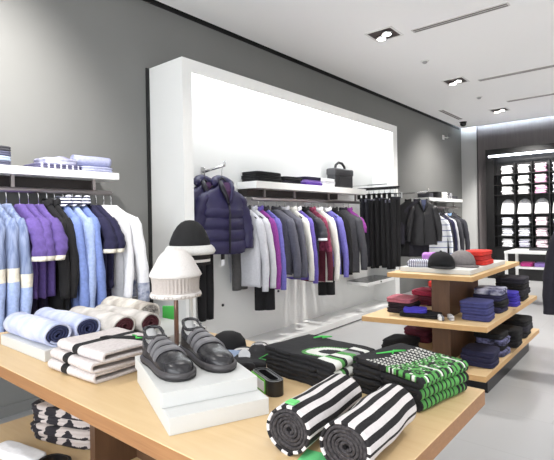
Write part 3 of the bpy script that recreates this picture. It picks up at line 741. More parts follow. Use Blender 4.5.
leath = mat('gunmetal leather', (44, 43, 46), .27, .15, bump=.25, scale=60)
leath2 = mat('strap leather', (112, 110, 113), .4, .12, bump=.2, scale=60)
solem = mat('grey sole', (66, 63, 65), .4); soled = mat('dark outsole', (30, 29, 30), .6)
lining = mat('white lining', (225, 224, 224), .8)
def make_shoe(label, heel, toe, z):
    hv = Vector((heel[0], heel[1])); tv = Vector((toe[0], toe[1])); L = (tv - hv).length
    rz = math.atan2(tv.y - hv.y, tv.x - hv.x) - PI / 2
    t = thing('velcro_shoe', label, 'shoe', 'pair of black shoes', (heel[0], heel[1], z), rz)
    def hw(u):   # half width along the shoe
        pts = [(0, .012), (.02, .024), (.06, .033), (.15, .037), (.3, .037), (.45, .041), (.62, .049), (.75, .051), (.86, .046), (.94, .034), (.98, .02), (1, .006)]
        for (a, b_), (c_, d) in zip(pts, pts[1:]):
            if u <= c_: return 1.1 * (b_ + (d - b_) * (u - a) / (c_ - a))
        return .006
    def topz(u):
        pts = [(0, .078), (.03, .106), (.09, .104), (.2, .082), (.28, .086), (.36, .086), (.5, .075), (.6, .066), (.72, .055), (.85, .05), (.94, .042), (1, .025)]
        for (a, b_), (c_, d) in zip(pts, pts[1:]):
            if u <= c_: return 1.1 * (b_ + (d - b_) * (u - a) / (c_ - a))
        return .02
    n = 30; zb = .021
    def ring_pt(u, a, o=0.0):
        w_ = (hw(u) - .002 + o); h_ = topz(u) - zb + o
        pw = .62 if u > .45 else .38 + .24 * (u / .45)
        x = w_ * math.copysign(abs(math.cos(a)) ** .72, math.cos(a)); zz_ = zb + h_ * math.sin(a) ** pw
        x *= 1 - (.22 if u < .5 else .12) * (max(0, math.sin(a)) ** 2)
        return Vector((x, u * L, zz_))
    us = [0, .012, .03, .042, .055, .075, .1, .14, .18, .22, .25, .27, .285, .3, .335, .36, .385, .41, .45, .5, .55, .6, .65, .7, .75, .8, .85, .89, .92, .95, .97, .985, 1]
    rings = []
    for u in us:
        r = []
        for k in range(n + 1):
            a = PI * k / n
            p = ring_pt(u, a)
            if .045 < u < .285 and abs(math.cos(a)) < .80:
                edge = max(0, 1 - abs((u - .165) / .13) ** 3)
                p.z = max(zb + .012, p.z - .055 * (.35 + .65 * edge)); p.x *= .92
            r.append(p)
        rings.append(r)
    bm = bmesh.new()
    def mfn(i, j):
        u = (us[i] + us[min(i + 1, len(us) - 1)]) / 2; a = PI * (j + .5) / n
        return 1 if .04 < u < .29 and abs(math.cos(a)) < .83 else 0
    loft(bm, rings, closed=False, cap0=True, cap1=True, mfn=mfn)
    obj('upper', bm, [leath, lining], t, True)
    # sole: outsole and midsole
    def outline(o, z_):
        pts = []
        uu = [0, .01, .03, .07, .15, .3, .45, .6, .75, .86, .93, .97, 1]
        for u in uu: pts.append(Vector((hw(u) + o, u * (L + 2 * o) - o, z_)))
        for u in uu[::-1][1:-1] if False else uu[::-1]: pts.append(Vector((-hw(u) - o, u * (L + 2 * o) - o, z_)))
        return pts
    obj('midsole', loft(bmesh.new(), [outline(.002, .006), outline(.005, .010), outline(.0055, .019), outline(.002, .025)]), solem, t, True)
    obj('outsole', loft(bmesh.new(), [outline(.002, .0), outline(.004, .003), outline(.004, .0075)]), soled, t)
    # three straps across the instep
    for k, u0 in enumerate((.345, .465, .58)):
        wd = .038; rings = []
        m_ = 40
        for i in range(m_ + 1):
            a = PI * (.07 + .86 * i / m_)
            pr = []
            for (du, o) in ((-wd, .002), (-wd * .9, .0075), (wd * .9, .0075), (wd, .002)):
                pr.append(ring_pt(u0 + du + .02 * (i / m_ - .5), a, o))
            rings.append(pr)
        obj('strap', loft(bmesh.new(), rings), leath2, t)
    # padded collar around the opening, heel tab, tongue
    pts = []
    for k in range(25):
        a = 2 * PI * k / 24; u = .155 - .125 * math.cos(a); x = .033 * math.sin(a)
        pts.append((x, u * L, topz(u) + .003))
    obj('collar', tube(bmesh.new(), pts, .0062, 8), leath, t, True)
    obj('heel_tab', B(-.014, -.004, .06, .014, .004, .116, bev=.003), leath, t, True)
    rings = [[Vector((-w_, y_ * L, z_)), Vector((0, y_ * L - .002, z_ + .006)), Vector((w_, y_ * L, z_)), Vector((w_, y_ * L + .006, z_ - .002)), Vector((-w_, y_ * L + .006, z_ - .002))] for (y_, z_, w_) in ((.36, .09, .02), (.315, .099, .027), (.3, .102, .027), (.292, .102, .02))]
    obj('tongue', loft(bmesh.new(), rings), leath, t, True)
    bm = lathe(bmesh.new(), [(.0, .0015), (.007, .0015), (.0075, 0), (0, 0)], 14)
    d = obj('round_badge', bm, lining, t, label='small white round badge'); d.matrix_local = Matrix.Translation((-hw(.12) - .0005, .115 * L, .07)) @ Matrix.Rotation(-PI / 2, 4, 'Y')
    return t
SZ = TZ + .0965
make_shoe('black velcro strap shoe on the left of the white boards, nearer one of the pair', (-1.463, 1.005), (-1.165, .935), SZ)
make_shoe('black velcro strap shoe on the right of the white boards, farther one of the pair', (-1.455, 1.175), (-1.118, 1.072), SZ)

# ------------------------------------------------------------------ hats on stands
def stand(label, x, y, h, m):
    t = thing('hat_stand', label, 'hat stand', None, (x, y, TZ + .0005))
    obj('base', lathe(bmesh.new(), [(.0, .008), (.05, .007), (.055, .003), (.055, 0), (0, 0)], 24), chrome, t, True)
    obj('pole', tube(bmesh.new(), [(0, 0, .006), (0, 0, h)], .011, 12), m, t, True)
    obj('head_cup', lathe(bmesh.new(), [(.0, h + .03), (.03, h + .022), (.045, h), (.012, h - .006), (0, h - .006)], 18), white_trim, t, True)
stand('hat stand with brown pole carrying the white ribbed hat', -1.812, 1.40, .36, mat('bronze pole', (128, 100, 88), .35, .5))
stand('hat stand with pale pole carrying the black and white knit hat', -1.925, 1.585, .45, mat('pale metal pole', (214, 214, 212), .3, .4))
knit_w = cloth('white knit', (228, 222, 218), var=.06, scale=120, bump=.6); knit_wr = cloth('pale ribbed knit', (196, 186, 180), var=.08, scale=120, bump=.5)
t = thing('ribbed_hat', 'white knitted hat with wide ribbed brim on the nearer stand', 'hat', None, (-1.812, 1.40, 1.062))
obj('crown', lathe(bmesh.new(), [(.002, .232), (.022, .230), (.046, .222), (.068, .205), (.086, .18), (.101, .15), (.120, .116), (.126, .102), (.118, .094)], 40), knit_w, t, True)
obj('rib_brim', lathe(bmesh.new(), [(.118, .102), (.112, .09), (.108, .06), (.108, .03), (.112, .012), (.12, .004), (.122, .014), (.114, .022), (.1, .03), (.098, .07), (.104, .1)], 160, rfn=lambda i, k: 1 + (.04 * math.cos(k * PI / 2) if 0 < i < 6 else 0)), knit_wr, t, True)
obj('rolled_hem', lathe(bmesh.new(), [(.108, .006), (.113, -.002), (.12, .0), (.123, .01), (.12, .02), (.112, .022)], 60, rfn=lambda i, k: 1 + .012 * math.cos(k * PI / 3)), knit_w, t, True)
t = thing('knit_beanie', 'black knit hat with thick white brim and white stripe on the farther stand', 'hat', None, (-1.925, 1.585, 1.213))
obj('crown', lathe(bmesh.new(), [(.002, .215), (.022, .213), (.045, .203), (.066, .183), (.084, .155), (.098, .124), (.107, .095), (.108, .07)], 40), cloth('black knit', (26, 25, 26), scale=120, bump=.6), t, True)
obj('brim_roll', lathe(bmesh.new(), [(.1, .085), (.116, .08), (.130, .064), (.135, .05), (.126, .036), (.112, .034), (.1, .04)], 48), cloth('white brim knit', (226, 224, 220), var=.08, scale=90, bump=.8), t, True)
obj('lower_band', lathe(bmesh.new(), [(.102, .045), (.106, .03), (.106, .02), (.106, .01), (.106, -.004), (.106, -.02), (.1, -.022)], 48, mfn=lambda i, k: 1 if i == 3 else 0), [cloth('black knit', (26, 25, 26)), knit_w], t, True)

# ------------------------------------------------------------------ things behind the shoes
t = thing('black_cap', 'black soft cap lying behind the farther black shoe', 'cap', None, (-1.56, 1.50, TZ + .001), -.4)
obj('crown', lathe(bmesh.new(), [(.002, .085), (.03, .083), (.058, .07), (.076, .045), (.082, .02), (.08, .0), (0, .0)], 30, rfn=lambda i, k: 1 + .05 * math.sin(k * .8 + i)), black, t, True)
bm = bmesh.new(); rings = []
for k in range(13):
    a = -PI * .4 + PI * .8 * k / 12
    rings.append([Vector((.075 * math.cos(a), .075 * math.sin(a), .012)), Vector(((.075 + .055 * math.cos(a * 1.2)) * math.cos(a), (.075 + .055 * math.cos(a * 1.2)) * math.sin(a) , .004)), Vector(((.075 + .055 * math.cos(a * 1.2)) * math.cos(a), (.075 + .055 * math.cos(a * 1.2)) * math.sin(a), .0005)), Vector((.07 * math.cos(a), .07 * math.sin(a), .006))])
obj('visor', loft(bm, rings), black, t, True)
fold('folded_denim', 'small pale blue folded cloth between the shoes and the black striped socks', 'folded cloth', None, (-1.44, 1.40, TZ + .001), .5, .13, .1, .03, c('pale denim', (150, 168, 198)), 2, 81)
# black socks with white bands, folded double
sockm = cloth('black sock knit', (32, 31, 34), bump=.6); sockw = cloth('white sock band', (226, 222, 220))
for i, (x, y, rz, lab) in enumerate(((-1.37, 1.50, .62, 'black sock with two white bands and grey oval badge, nearer the table back edge'), (-1.40, 1.43, .78, 'black sock with white bands half hidden under the round white tag'))):
    t = thing('striped_sock', lab, 'sock', 'black socks on the table', (x, y, TZ + .001), rz)
    def sm(ii, j): return 1 if ii in (2, 3, 6, 7) else 0
    rings = []
    for k in range(20):
        u = k / 19
        wv = .040 + .012 * u ** 2; hh = .030 + .028 * math.sin(min(1, u * 1.3) * PI) ** .8 if i == 0 else .026 + .012 * u
        yy = .12 - .30 * u
        rings.append([Vector((wv * math.copysign(abs(math.cos(2 * PI * q / 18)) ** .75, math.cos(2 * PI * q / 18)), yy, hh * .5 + hh * .5 * math.sin(2 * PI * q / 18))) for q in range(18)])
    obj('sock_tube', loft(bmesh.new(), rings, mfn=sm), [sockm, sockw], t, True)
    if i == 0:
        bm = lathe(bmesh.new(), [(.0, .004), (.012, .0035), (.017, .001), (.017, -.004), (0, -.004)], 20)
        o = obj('oval_badge', bm, mat('pewter badge', (150, 148, 150), .3, .5), t, True, 'grey oval badge'); o.location = (0, .0, .0575); o.scale = (1.2, .8, 1)
t = thing('swing_tag', 'round white tag with green string leaning on the black socks', 'tag', None, (-1.345, 1.385, TZ + .040), .75)
tt = bmesh.new(); lathe(tt, [(.0, .002), (.024, .002), (.025, 0), (.024, -.002), (0, -.002)], 30)
o = obj('tag_disc', tt, white, t); o.rotation_euler = (math.radians(68), 0, 0)
obj('tag_string', tube(bmesh.new(), [(.0, -.01, -.02), (.03, -.03, -.026), (.06, -.03, -.024), (.09, -.01, -.02), (.1, .01, .0), (.06, -.02, -.01), (.12, -.03, -.02)], .0022, 6), mat('green cord', (70, 190, 80), .5), t, True, 'green string')

# coiled belt
def stadium(a, r, n=12):
    p = []
    for k in range(n + 1): p.append((a + r * math.cos(-PI / 2 + PI * k / n), r * math.sin(-PI / 2 + PI * k / n)))
    for k in range(n + 1): p.append((-a + r * math.cos(PI / 2 + PI * k / n), r * math.sin(PI / 2 + PI * k / n)))
    return p
t = thing('coiled_belt', 'wide black belt coiled on edge with green white paper sleeve by the boards', 'belt', None, (-1.085, 1.235, TZ + .001), -.42)
def band(a, r, th, z0, z1):
    o_, i_ = stadium(a, r), stadium(a, r - th)
    bm = bmesh.new(); v = [[bm.verts.new((p[0], p[1], z)) for p in q] for q, z in ((o_, z0), (o_, z1), (i_, z1), (i_, z0))]
    n = len(o_)
    for k in range(4):
        for j in range(n): bm.faces.new((v[k][j], v[k][(j + 1) % n], v[(k + 1) % 4][(j + 1) % n], v[(k + 1) % 4][j]))
    return bm
beltm = mat('black belt leather', (26, 25, 27), .28)
obj('belt_loop', band(.055, .03, .004, 0, .052), beltm, t)
obj('belt_loop', band(.052, .0245, .004, .001, .050), beltm, t)
obj('belt_loop', band(.049, .019, .004, 0, .051), beltm, t)
grn = mat('green paper', (110, 196, 70), .6)
bm = bmesh.new(); box(bm, -.07, -.034, .002, .045, -.031, .050); obj('paper_sleeve', bm, grn, t, label='green paper sleeve')
obj('paper_label', B(-.066, -.0352, .009, .041, -.034, .043), white, t, label='white paper label')
obj('buckle', B(-.09, -.02, .004, -.083, .02, .048, bev=.003), chrome, t)

# ------------------------------------------------------------------ black, white and green folded tops
gb = cloth('deep black knit', (27, 26, 29), bump=.5); gw = cloth('off white knit', (226, 226, 220), var=.08); gg = cloth('vivid green knit', (92, 166, 84), var=.25); gy = cloth('grey knit', (150, 150, 152))
GL, GW = .34, .26
def g_m(i):
    def f(s, t_, a, b, top):
        u = t_ + .03 * i
        if a > GL - .075:
            if u < .10: return 0
            if u < .24: return 1
            if u < .30: return 2
            if u < .36: return 0
            if u < .48: return 1
            if u < .60: return 2 if i % 2 == 0 else 0
            if u < .70: return 3
            if u < .80: return 0
            if u < .92: return 1
            return 0
        if top and i == 2:
            for ea, et, ra, rt in ((.25, .42, .05, .20),):
                q = math.hypot((a - ea - .12 * (t_ - et)) / ra, (t_ - et) / rt)
                if q < .75: return 0
                if q < 1.45: return 1
                if q < 1.72: return 2
        return 0
    return f
zs = TZ + .001
for i, lab in enumerate(('bottom', 'middle', 'topmost')):
    o = obj('folded_jersey', fold_sheet(GL, .033, GW, .0155, g_m(i), 110, 90, 90 + i, wob=.006, slope=-.004 if i == 2 else 0), [gb, gw, gg, gy], None, True)
    solid(o, .015)
    tag(o, lab + ' folded black top with white and green bands beside the coiled belt', 'folded top', 'black white green tops', (-1.213 - .006 * i, 1.374 + .004 * i, zs), (-.1, -.13, -.11)[i]); zs += .0335
for k, (x, y) in enumerate(((.08, .20),)):
    obj('tag_string', tube(bmesh.new(), [(x, y, .040), (x + .02, y + .03, .044), (x + .05, y + .055, .043), (x + .03, y + .02, .041)], .003, 6), mat('green cord', (70, 190, 80), .5), o, True, 'green tag string')

# houndstooth stack
HL, HW = .27, .27
def h_m(i):
    def f(s, t_, a, b, top):
        ca = int(a / .0075); cb = int(b / .008)
        dot = ca % 2 == 0 and cb % 2 == 0
        lim = .115 + .25 * (b - .1) * (b < .1) - .02 * i
        if a < (lim if top else HL - .075): return 0
        if top and i == 2:
            if a < lim + .085: return 1 if (ca + cb) % 2 == 0 and cb % 3 else 0
            if a < lim + .115: return 0 if (ca + cb) % 3 == 0 else (1 if dot else 2)
            hsh = (ca * 73 + cb * 151 + ca * cb * 31) % 17
            return 0 if hsh < 7 else (1 if hsh < 9 else 2)
        if b > HW - .07: return 0 if (ca + cb) % 3 else 2
        return 0 if (int(b / .0075) % 3 == 0 and ca % 2) or dot else 2
    return f
zs = TZ + .001
for i, lab in enumerate(('bottom', 'middle', 'topmost')):
    o = obj('folded_knit', fold_sheet(HL, .037, HW, .017, h_m(i), 120, 110, 95 + i, wob=.005, slope=.004), [gb, gw, gg], None, True)
    solid(o, .0165)
    tag(o, lab + ' folded black knit with green and white check on the table corner', 'folded knit', 'green check knits', (-.845 + .004 * i, 1.411 - .004 * i, zs), -.2 + (.02, -.02, 0)[i]); zs += .0375
obj('tag_string', tube(bmesh.new(), [(.03, .09, .042), (.06, .15, .046), (.08, .19, .045), (.05, .16, .0445), (.07, .13, .044)], .003, 6), mat('green cord', (70, 190, 80), .5), o, True, 'green tag string')

# striped rolls
sb = cloth('black scarf knit', (30, 27, 30), bump=.5, scale=110); sw_ = cloth('ash white scarf knit', (222, 216, 216), var=.06, bump=.5, scale=110); si = cloth('grey black scarf edge', (38, 34, 37), rgb2=(70, 66, 68), var=0, scale=120)
def stripe_roll(label, x, y, rz, R, L, seed):
    n = 44
    def mf(a, T_, t_):
        if a > T_ - 1.0:
            k = int((int(a * n) + seed) % 4 < 2)
            return 1 if k else 0
        return 2 if a < T_ - 1.1 else 0
    bm = roll_bm(R, L, 6.0, R * .15, mf, n=n, nl=40, seed=seed, squash=.92, taper=.04, wob=.007)
    o = tag(obj('rolled_scarf', bm, [sb, sw_, si], None, True), label, 'rolled scarf', 'striped rolled scarves', (x, y, TZ + .004), rz)
    solid(o, .0072)
    return o
ra = stripe_roll('black and white striped rolled scarf nearer the white boards, with small green tag', -.735, .915, .08, .068, .30, 3)
obj('care_tag', B(-.014, .004, .1275, .014, .03, .131), mat('mint tag', (110, 214, 120), .6), ra, label='small green tag')
stripe_roll('black and white striped rolled scarf nearest the right table edge', -.575, .925, .06, .068, .30, 5)
tag(obj('price_card', B(-.05, -.03, 0, .05, .03, .0015), mat('mint card', (112, 214, 140), .6)), 'flat mint green card lying between the striped rolled scarves', 'card', None, (-.665, .95, TZ + .0005), .2)

# ------------------------------------------------------------------ on the lower shelf
geo = cloth('black and pale geometric knit', (196, 184, 180), rgb2=(40, 36, 42), var=0, scale=13)
for n_ in geo.node_tree.nodes:
    if n_.type == 'VALTORGB': n_.color_ramp.interpolation = 'CONSTANT'; n_.color_ramp.elements[1].position = .5
stack('folded_scarf', 'folded scarf', 'patterned scarves on the lower shelf', -2.30, 1.14, .351, .40, .26, .044, [geo], [s + ' black and pale patterned folded scarf on the lower table shelf' for s in ('bottom', 'second lowest', 'third', 'topmost')], rz=.35, seed=61, layers=2)
fold('folded_shirt', 'white folded shirt at the lower left picture corner on the lower table shelf', 'folded shirt', None, (-2.28, .86, .351), .2, .3, .1, .04, white, 2, 66)
t = thing('coiled_belt', 'thin black belt coiled on the lower table shelf beside the white folded shirt', 'belt', None, (-2.06, .92, .351), .3)
obj('belt_loop', band(.02, .055, .004, 0, .035), beltm, t)
obj('belt_loop', band(.016, .048, .004, 0, .035), beltm, t)

# ================================================================== OAK SHELF UNIT IN THE MIDDLE
t = thing('shelf_gondola', 'three tier oak shelf unit with dark wood centre post in mid shop', 'shelf unit', None, (0, 0, 0))
obj('shelf_board', prism([(-1.92, 3.835), (-1.19, 3.88), (-1.185, 5.45), (-1.915, 5.40)], .89, .93), [oak, oak_edge2], t)
obj('shelf_board', prism([(-2.03, 3.56), (-1.045, 3.74), (-1.04, 5.53), (-2.025, 5.35)], .527, .57), [oak, oak_edge2], t)
obj('shelf_board', prism([(-2.05, 3.62), (-1.05, 3.70), (-1.04, 5.62), (-2.04, 5.54)], .155, .20), [oak, oak_edge2], t)
for z0, z1 in ((.57, .89), (.20, .527)):
    obj('centre_post', B(-1.55, 3.93, z0, -1.395, 4.72, z1), walnut, t)
obj('plinth', B(-1.99, 3.92, 0, -1.10, 5.40, .155), mat('black plinth', (34, 34, 38), .35), t)
# top tier
G1 = .931
tray('long white display tray on the top oak tier under caps and scarves', -1.86, 3.98, -1.235, 5.08, G1, .04)
zt = G1 + .0415
fold('folded_scarf', 'navy and white striped folded scarf on the top tier tray', 'folded scarf', 'cloths on the top tray', (-1.70, 4.10, zt), .3, .24, .16, .06, stripes('navy white band', (38, 38, 78), (214, 214, 226), 60, 'X', .6), 2, 71)
fold('folded_scarf', 'dark and white folded scarf at the left end of the top tier tray', 'folded scarf', 'cloths on the top tray', (-1.80, 4.16, zt), .2, .12, .18, .04, cloth('dark white print', (190, 190, 200), rgb2=(44, 44, 58), var=0, scale=16), 2, 72)
fold('folded_scarf', 'lilac pink folded scarf behind the striped scarf on the top tier tray', 'folded scarf', 'cloths on the top tray', (-1.70, 4.42, zt), .3, .24, .24, .10, c('orchid', (190, 130, 208)), 2, 73, sag=.02)
def baseball_cap(label, x, y, z, rz, m, vm):
    t = thing('baseball_cap', label, 'cap', 'caps on the top tray', (x, y, z), rz)
    t.scale = (1.25, 1.25, 1.2)
    obj('crown', lathe(bmesh.new(), [(.001, .118), (.03, .114), (.058, .1), (.08, .074), (.092, .04), (.095, .0), (.088, .0), (.085, .04)], 30), m, t, True)
    obj('button', lathe(bmesh.new(), [(.001, .125), (.008, .122), (.009, .116), (0, .116)], 10), m, t, True)
    rings = []
    for k in range(15):
        a = -PI * .36 + PI * .72 * k / 14; e = .085 * math.cos(a * 1.25)
        rings.append([Vector((.09 * math.cos(a), .09 * math.sin(a), .014)), Vector(((.09 + e) * math.cos(a * .8), .09 * math.sin(a), .006)), Vector(((.09 + e) * math.cos(a * .8), .09 * math.sin(a), .002)), Vector((.085 * math.cos(a), .085 * math.sin(a), .006))])
    obj('visor', loft(bmesh.new(), rings), vm, t, True)
    return t
baseball_cap('black cap in front of the grey cap on the top tier tray', -1.53, 4.11, zt, -1.0, black, black)
baseball_cap('grey cap with bill to the side beside the red folded stack', -1.42, 4.33, zt, -.7, c('warm grey felt', (128, 122, 122)), c('warm grey bill', (112, 106, 106)))
red = c('poppy red', (216, 56, 46))
stack('folded_sweater', 'folded sweater', 'red sweaters on the top tier', -1.345, 4.56, G1 + .0415, .20, .30, .042, [red, c('brick red', (184, 44, 40))], [s + ' bright red folded sweater of the stack on the top oak tier' for s in ('bottom', 'middle', 'top')], seed=74)
stack('folded_trousers', 'folded trousers', 'dark stack on the top tray', -1.52, 4.92, G1 + .0415, .34, .26, .04, [black, blazer], [s + ' dark folded trousers at the back of the top tier tray' for s in ('lower', 'upper')], seed=78)
# middle tier
G2 = .571
rose = c('dusty rose', (176, 100, 112)); redw = c('raspberry', (160, 42, 72))
stack('folded_sweater', 'folded sweater', 'first stack on the left of the middle tier', -1.835, 3.98, G2, .24, .26, .042, [c('black plum', (36, 20, 28)), c('black plum', (36, 20, 28)), rose], ['bottom near black sweater of the left front stack on the middle oak tier', 'middle near black sweater of the left front stack on the middle oak tier', 'dusty rose sweater on top of the left front stack on the middle oak tier'], seed=80)
stack('folded_sweater', 'folded sweater', 'second stack on the left of the middle tier', -1.80, 4.45, G2, .25, .28, .045, [maroon, maroon, redw], ['bottom maroon sweater of the second left stack on the middle oak tier', 'middle maroon sweater of the second left stack on the middle oak tier', 'raspberry sweater on top of the second left stack on the middle oak tier'], seed=84)
stack('folded_sweater', 'folded sweater', 'third stack on the left of the middle tier', -1.80, 4.92, G2, .25, .28, .055, [maroon, wine, red], ['bottom maroon sweater of the third left stack on the middle oak tier', 'middle wine sweater of the third left stack on the middle oak tier', 'red sweater on top of the third left stack on the middle oak tier'], seed=88)
fold('folded_shirt', 'black folded shirt under the bright blue shirt at the front of the middle tier', 'folded shirt', 'loose shirts on the middle tier', (-1.62, 3.86, G2), .15, .34, .22, .035, black, 2, 91)
fold('folded_shirt', 'bright blue folded shirt lying on the black shirt at the front of the middle tier', 'folded shirt', 'loose shirts on the middle tier', (-1.66, 3.84, G2 + .036), .35, .2, .18, .03, c('royal blue', (70, 60, 190)), 2, 92, sag=.012)
fold('folded_sock', 'white and grey folded socks at the front of the middle oak tier, nearer', 'socks', 'socks on the middle tier', (-1.425, 3.80, G2), .5, .05, .13, .035, stripes('grey white sock', (232, 232, 232), (110, 110, 116), 16, 'X', .6), 2, 93)
fold('folded_sock', 'pale folded socks at the front of the middle oak tier beside the post', 'socks', 'socks on the middle tier', (-1.36, 3.85, G2), .5, .05, .13, .035, cloth('pale sock', (222, 220, 220), rgb2=(140, 140, 146), var=0, scale=26), 2, 94)
slateblue = c('slate blue', (62, 64, 116))
stack('folded_sweater', 'folded sweater', 'slate blue stack on the middle tier', -1.195, 4.02, G2, .23, .24, .05, [slateblue], [s + ' slate blue sweater of the front right stack on the middle oak tier' for s in ('bottom', 'middle', 'top')], seed=95)
stack('folded_sweater', 'folded sweater', 'dark navy stack on the middle tier', -1.20, 4.44, G2, .25, .27, .05, [navy, black, navy, cloth('navy white print', (42, 42, 84), rgb2=(190, 190, 208), var=0, scale=14)], ['bottom navy sweater of the second right stack on the middle oak tier', 'black sweater second lowest in the second right stack on the middle oak tier', 'navy sweater second from top in the second right stack on the middle oak tier', 'navy and white printed sweater on top of the second right stack'], seed=99)
stack('folded_sweater', 'folded sweater', 'royal blue stack on the middle tier', -1.17, 4.80, G2, .22, .2, .042, [c('indigo', (58, 48, 160))], [s + ' indigo blue sweater of the small stack on the middle oak tier' for s in ('bottom', 'middle', 'top')], seed=104)
stack('folded_trousers', 'folded trousers', 'black stack at the back of the middle tier', -1.20, 5.20, G2, .28, .34, .055, [black, blazer], [s + ' black folded trousers of the stack at the back of the middle oak tier' for s in ('bottom', 'second lowest', 'third', 'topmost')], seed=108)
# bottom tier
G3 = .201
stack('folded_trousers', 'folded trousers', 'black stack at the left of the bottom tier', -1.89, 4.03, G3, .27, .32, .05, [black], [s + ' black folded trousers at the left front of the bottom oak tier' for s in ('lower', 'upper')], seed=112)
stack('folded_sweater', 'folded sweater', 'maroon stack on the bottom tier', -1.88, 4.48, G3, .27, .3, .06, [maroon], [s + ' deep maroon folded sweater on the left of the bottom oak tier' for s in ('lower', 'upper')], seed=115)
stack('folded_sweater', 'folded sweater', 'dark stack on the bottom tier', -1.85, 4.95, G3, .27, .3, .06, [c('black plum', (36, 20, 28))], [s + ' near black sweater behind the maroon ones on the bottom oak tier' for s in ('lower', 'upper')], seed=118)
stack('folded_jeans', 'folded jeans', 'navy stack at the right of the bottom tier', -1.19, 4.02, G3, .26, .26, .042, [c('ink denim', (34, 34, 64))], [s + ' ink blue folded jeans of the front right stack on the bottom oak tier' for s in ('bottom', 'middle', 'top')], seed=121)
stack('folded_knit', 'folded knit', 'patterned stack on the bottom tier', -1.19, 4.40, G3, .25, .26, .048, [cloth('navy pattern', (28, 28, 44), rgb2=(126, 126, 170), var=0, scale=20), black], [s + ' dark patterned folded knit of the second right stack on the bottom oak tier' for s in ('bottom', 'second lowest', 'third', 'topmost')], seed=125)
stack('folded_trousers', 'folded trousers', 'third black stack at the right of the bottom tier', -1.18, 4.78, G3, .26, .28, .05, [black], [s + ' black folded trousers of the third right stack on the bottom oak tier' for s in ('bottom', 'middle', 'top')], seed=130)
stack('folded_trousers', 'folded trousers', 'black stack at the back of the bottom tier', -1.18, 5.22, G3, .26, .34, .058, [black, blazer], [s + ' black folded trousers of the rearmost stack on the bottom oak tier' for s in ('bottom', 'middle', 'top')], seed=134)

# ================================================================== BLACK SHIRT WALL AT THE BACK
UY0, UY1 = 11.26, YB - .06
ux0, ux1 = -3.12, -1.22
t = thing('shirt_cabinet', 'tall black open cabinet of shirt compartments on the back wall', 'cabinet', None, (0, 0, 0))
bm = bmesh.new()
box(bm, ux0, UY0, 0, -2.95, UY1, 2.94); obj('side_panel', bm, black_m, t)
obj('side_panel', B(ux1, UY0, 0, ux1 + .08, UY1, 2.94), black_m, t)
obj('top_panel', B(-2.95, UY0, 2.82, ux1, UY1, 2.94), black_m, t)
obj('back_panel', B(-2.95, UY1 - .02, 0, ux1, UY1, 2.82), black_m, t)
obj('light_strip', B(-3.05, UY0 - .03, 2.755, ux1, UY0 - .002, 2.80), mat('cabinet strip', (255, 255, 255), .4, emit=(236, 242, 255), estr=5), t)
obj('lower_panel', B(-2.95, UY0 + .01, 0, ux1, UY0 + .03, .70), black_m, t)
RZs = [2.36, 2.125, 1.895, 1.46, 1.20, .965, .72]
for z in RZs: obj('shelf_board', B(-2.95, UY0 + .005, z - .018, ux1, UY1 - .02, z), black_m, t)
CX = [-2.70, -2.36, -2.02, -1.68, -1.36]
for x in [-2.53, -2.19, -1.85, -1.52]: obj('divider', B(x - .009, UY0 + .02, .72, x + .009, UY1 - .02, 2.6), black_m, t)
shw = [cloth('shirt white', (244, 244, 246), var=.03, bump=.1), cloth('shirt ice', (226, 228, 240), var=.05, bump=.1), cloth('shirt pink', (224, 166, 200), var=.05, bump=.1), cloth('shirt pale pink', (242, 222, 232), var=.05, bump=.1), cloth('shirt lilac', (198, 196, 226), var=.05, bump=.1), cloth('shirt grey stripe', (170, 168, 184), var=.05, bump=.1)]
sc_bm = [soft_slab(.23, .22, .043, 1, s, n=24, groove=.01) for s in range(3)]
def shirt_proto(s): return obj('folded_shirt', sc_bm[s], shw[0], None, True)
protos = [shirt_proto(s) for s in range(3)]
ordr = {0: 'top row', 1: 'second row', 2: 'third row', 4: 'fifth row', 5: 'sixth row', 6: 'lowest row'}
cold = ['first column from the left', 'second column from the left', 'third column from the left', 'fourth column from the left']
cold = [x.replace(' from the left', '') for x in cold]
lvl = ['bottom', 'second lowest', 'third', 'topmost']
def shade(r, cidx, k):
    if cidx == 2: return (2 if (r < 3 and k % 2 == 0) else 3) if r < 5 else 3
    if cidx == 3: return 1 if r < 3 else (0, 4)[k % 2]
    if r == 6 and cidx == 1: return (5, 1)[k % 2]
    if r in (4, 5): return 1 if (k + cidx) % 2 else 0
    return 0
cn = {0: 'white', 1: 'pale ice', 2: 'pink', 3: 'pale pink', 4: 'lilac', 5: 'grey striped'}
usedp = [0, 0, 0]; smat = {}
for r in (0, 1, 2, 4, 5, 6):
    for ci in range(4):
        for k in range(4):
            s = (r + ci + k) % 3; sh_ = shade(r, ci, k)
            key = (s, sh_)
            if key not in smat:
                if not usedp[s] and sh_ == 0: o = protos[s]; usedp[s] = 1
                else:
                    o = protos[s].copy(); COL.objects.link(o); remat(o, shw[sh_])
                smat[key] = o.data
            else:
                o = protos[s].copy(); COL.objects.link(o); o.data = smat[key]
            o.location = (CX[ci] + .012 * math.sin(k * 2.3 + r + ci), UY0 + .15, RZs[r] + .0005 + k * .047)
            o.rotation_euler = (0, 0, .05 * math.sin(k + r * 2 + ci))
            tag(o, '%s %s folded shirt of the stack in the %s of the %s of the black cabinet' % (lvl[k], cn[sh_], cold[ci], ordr[r]) if False else '%s %s folded shirt, %s from left, %s of black cabinet' % (lvl[k], cn[sh_], cold[ci], ordr[r]), 'folded shirt', 'folded shirts in the black cabinet')
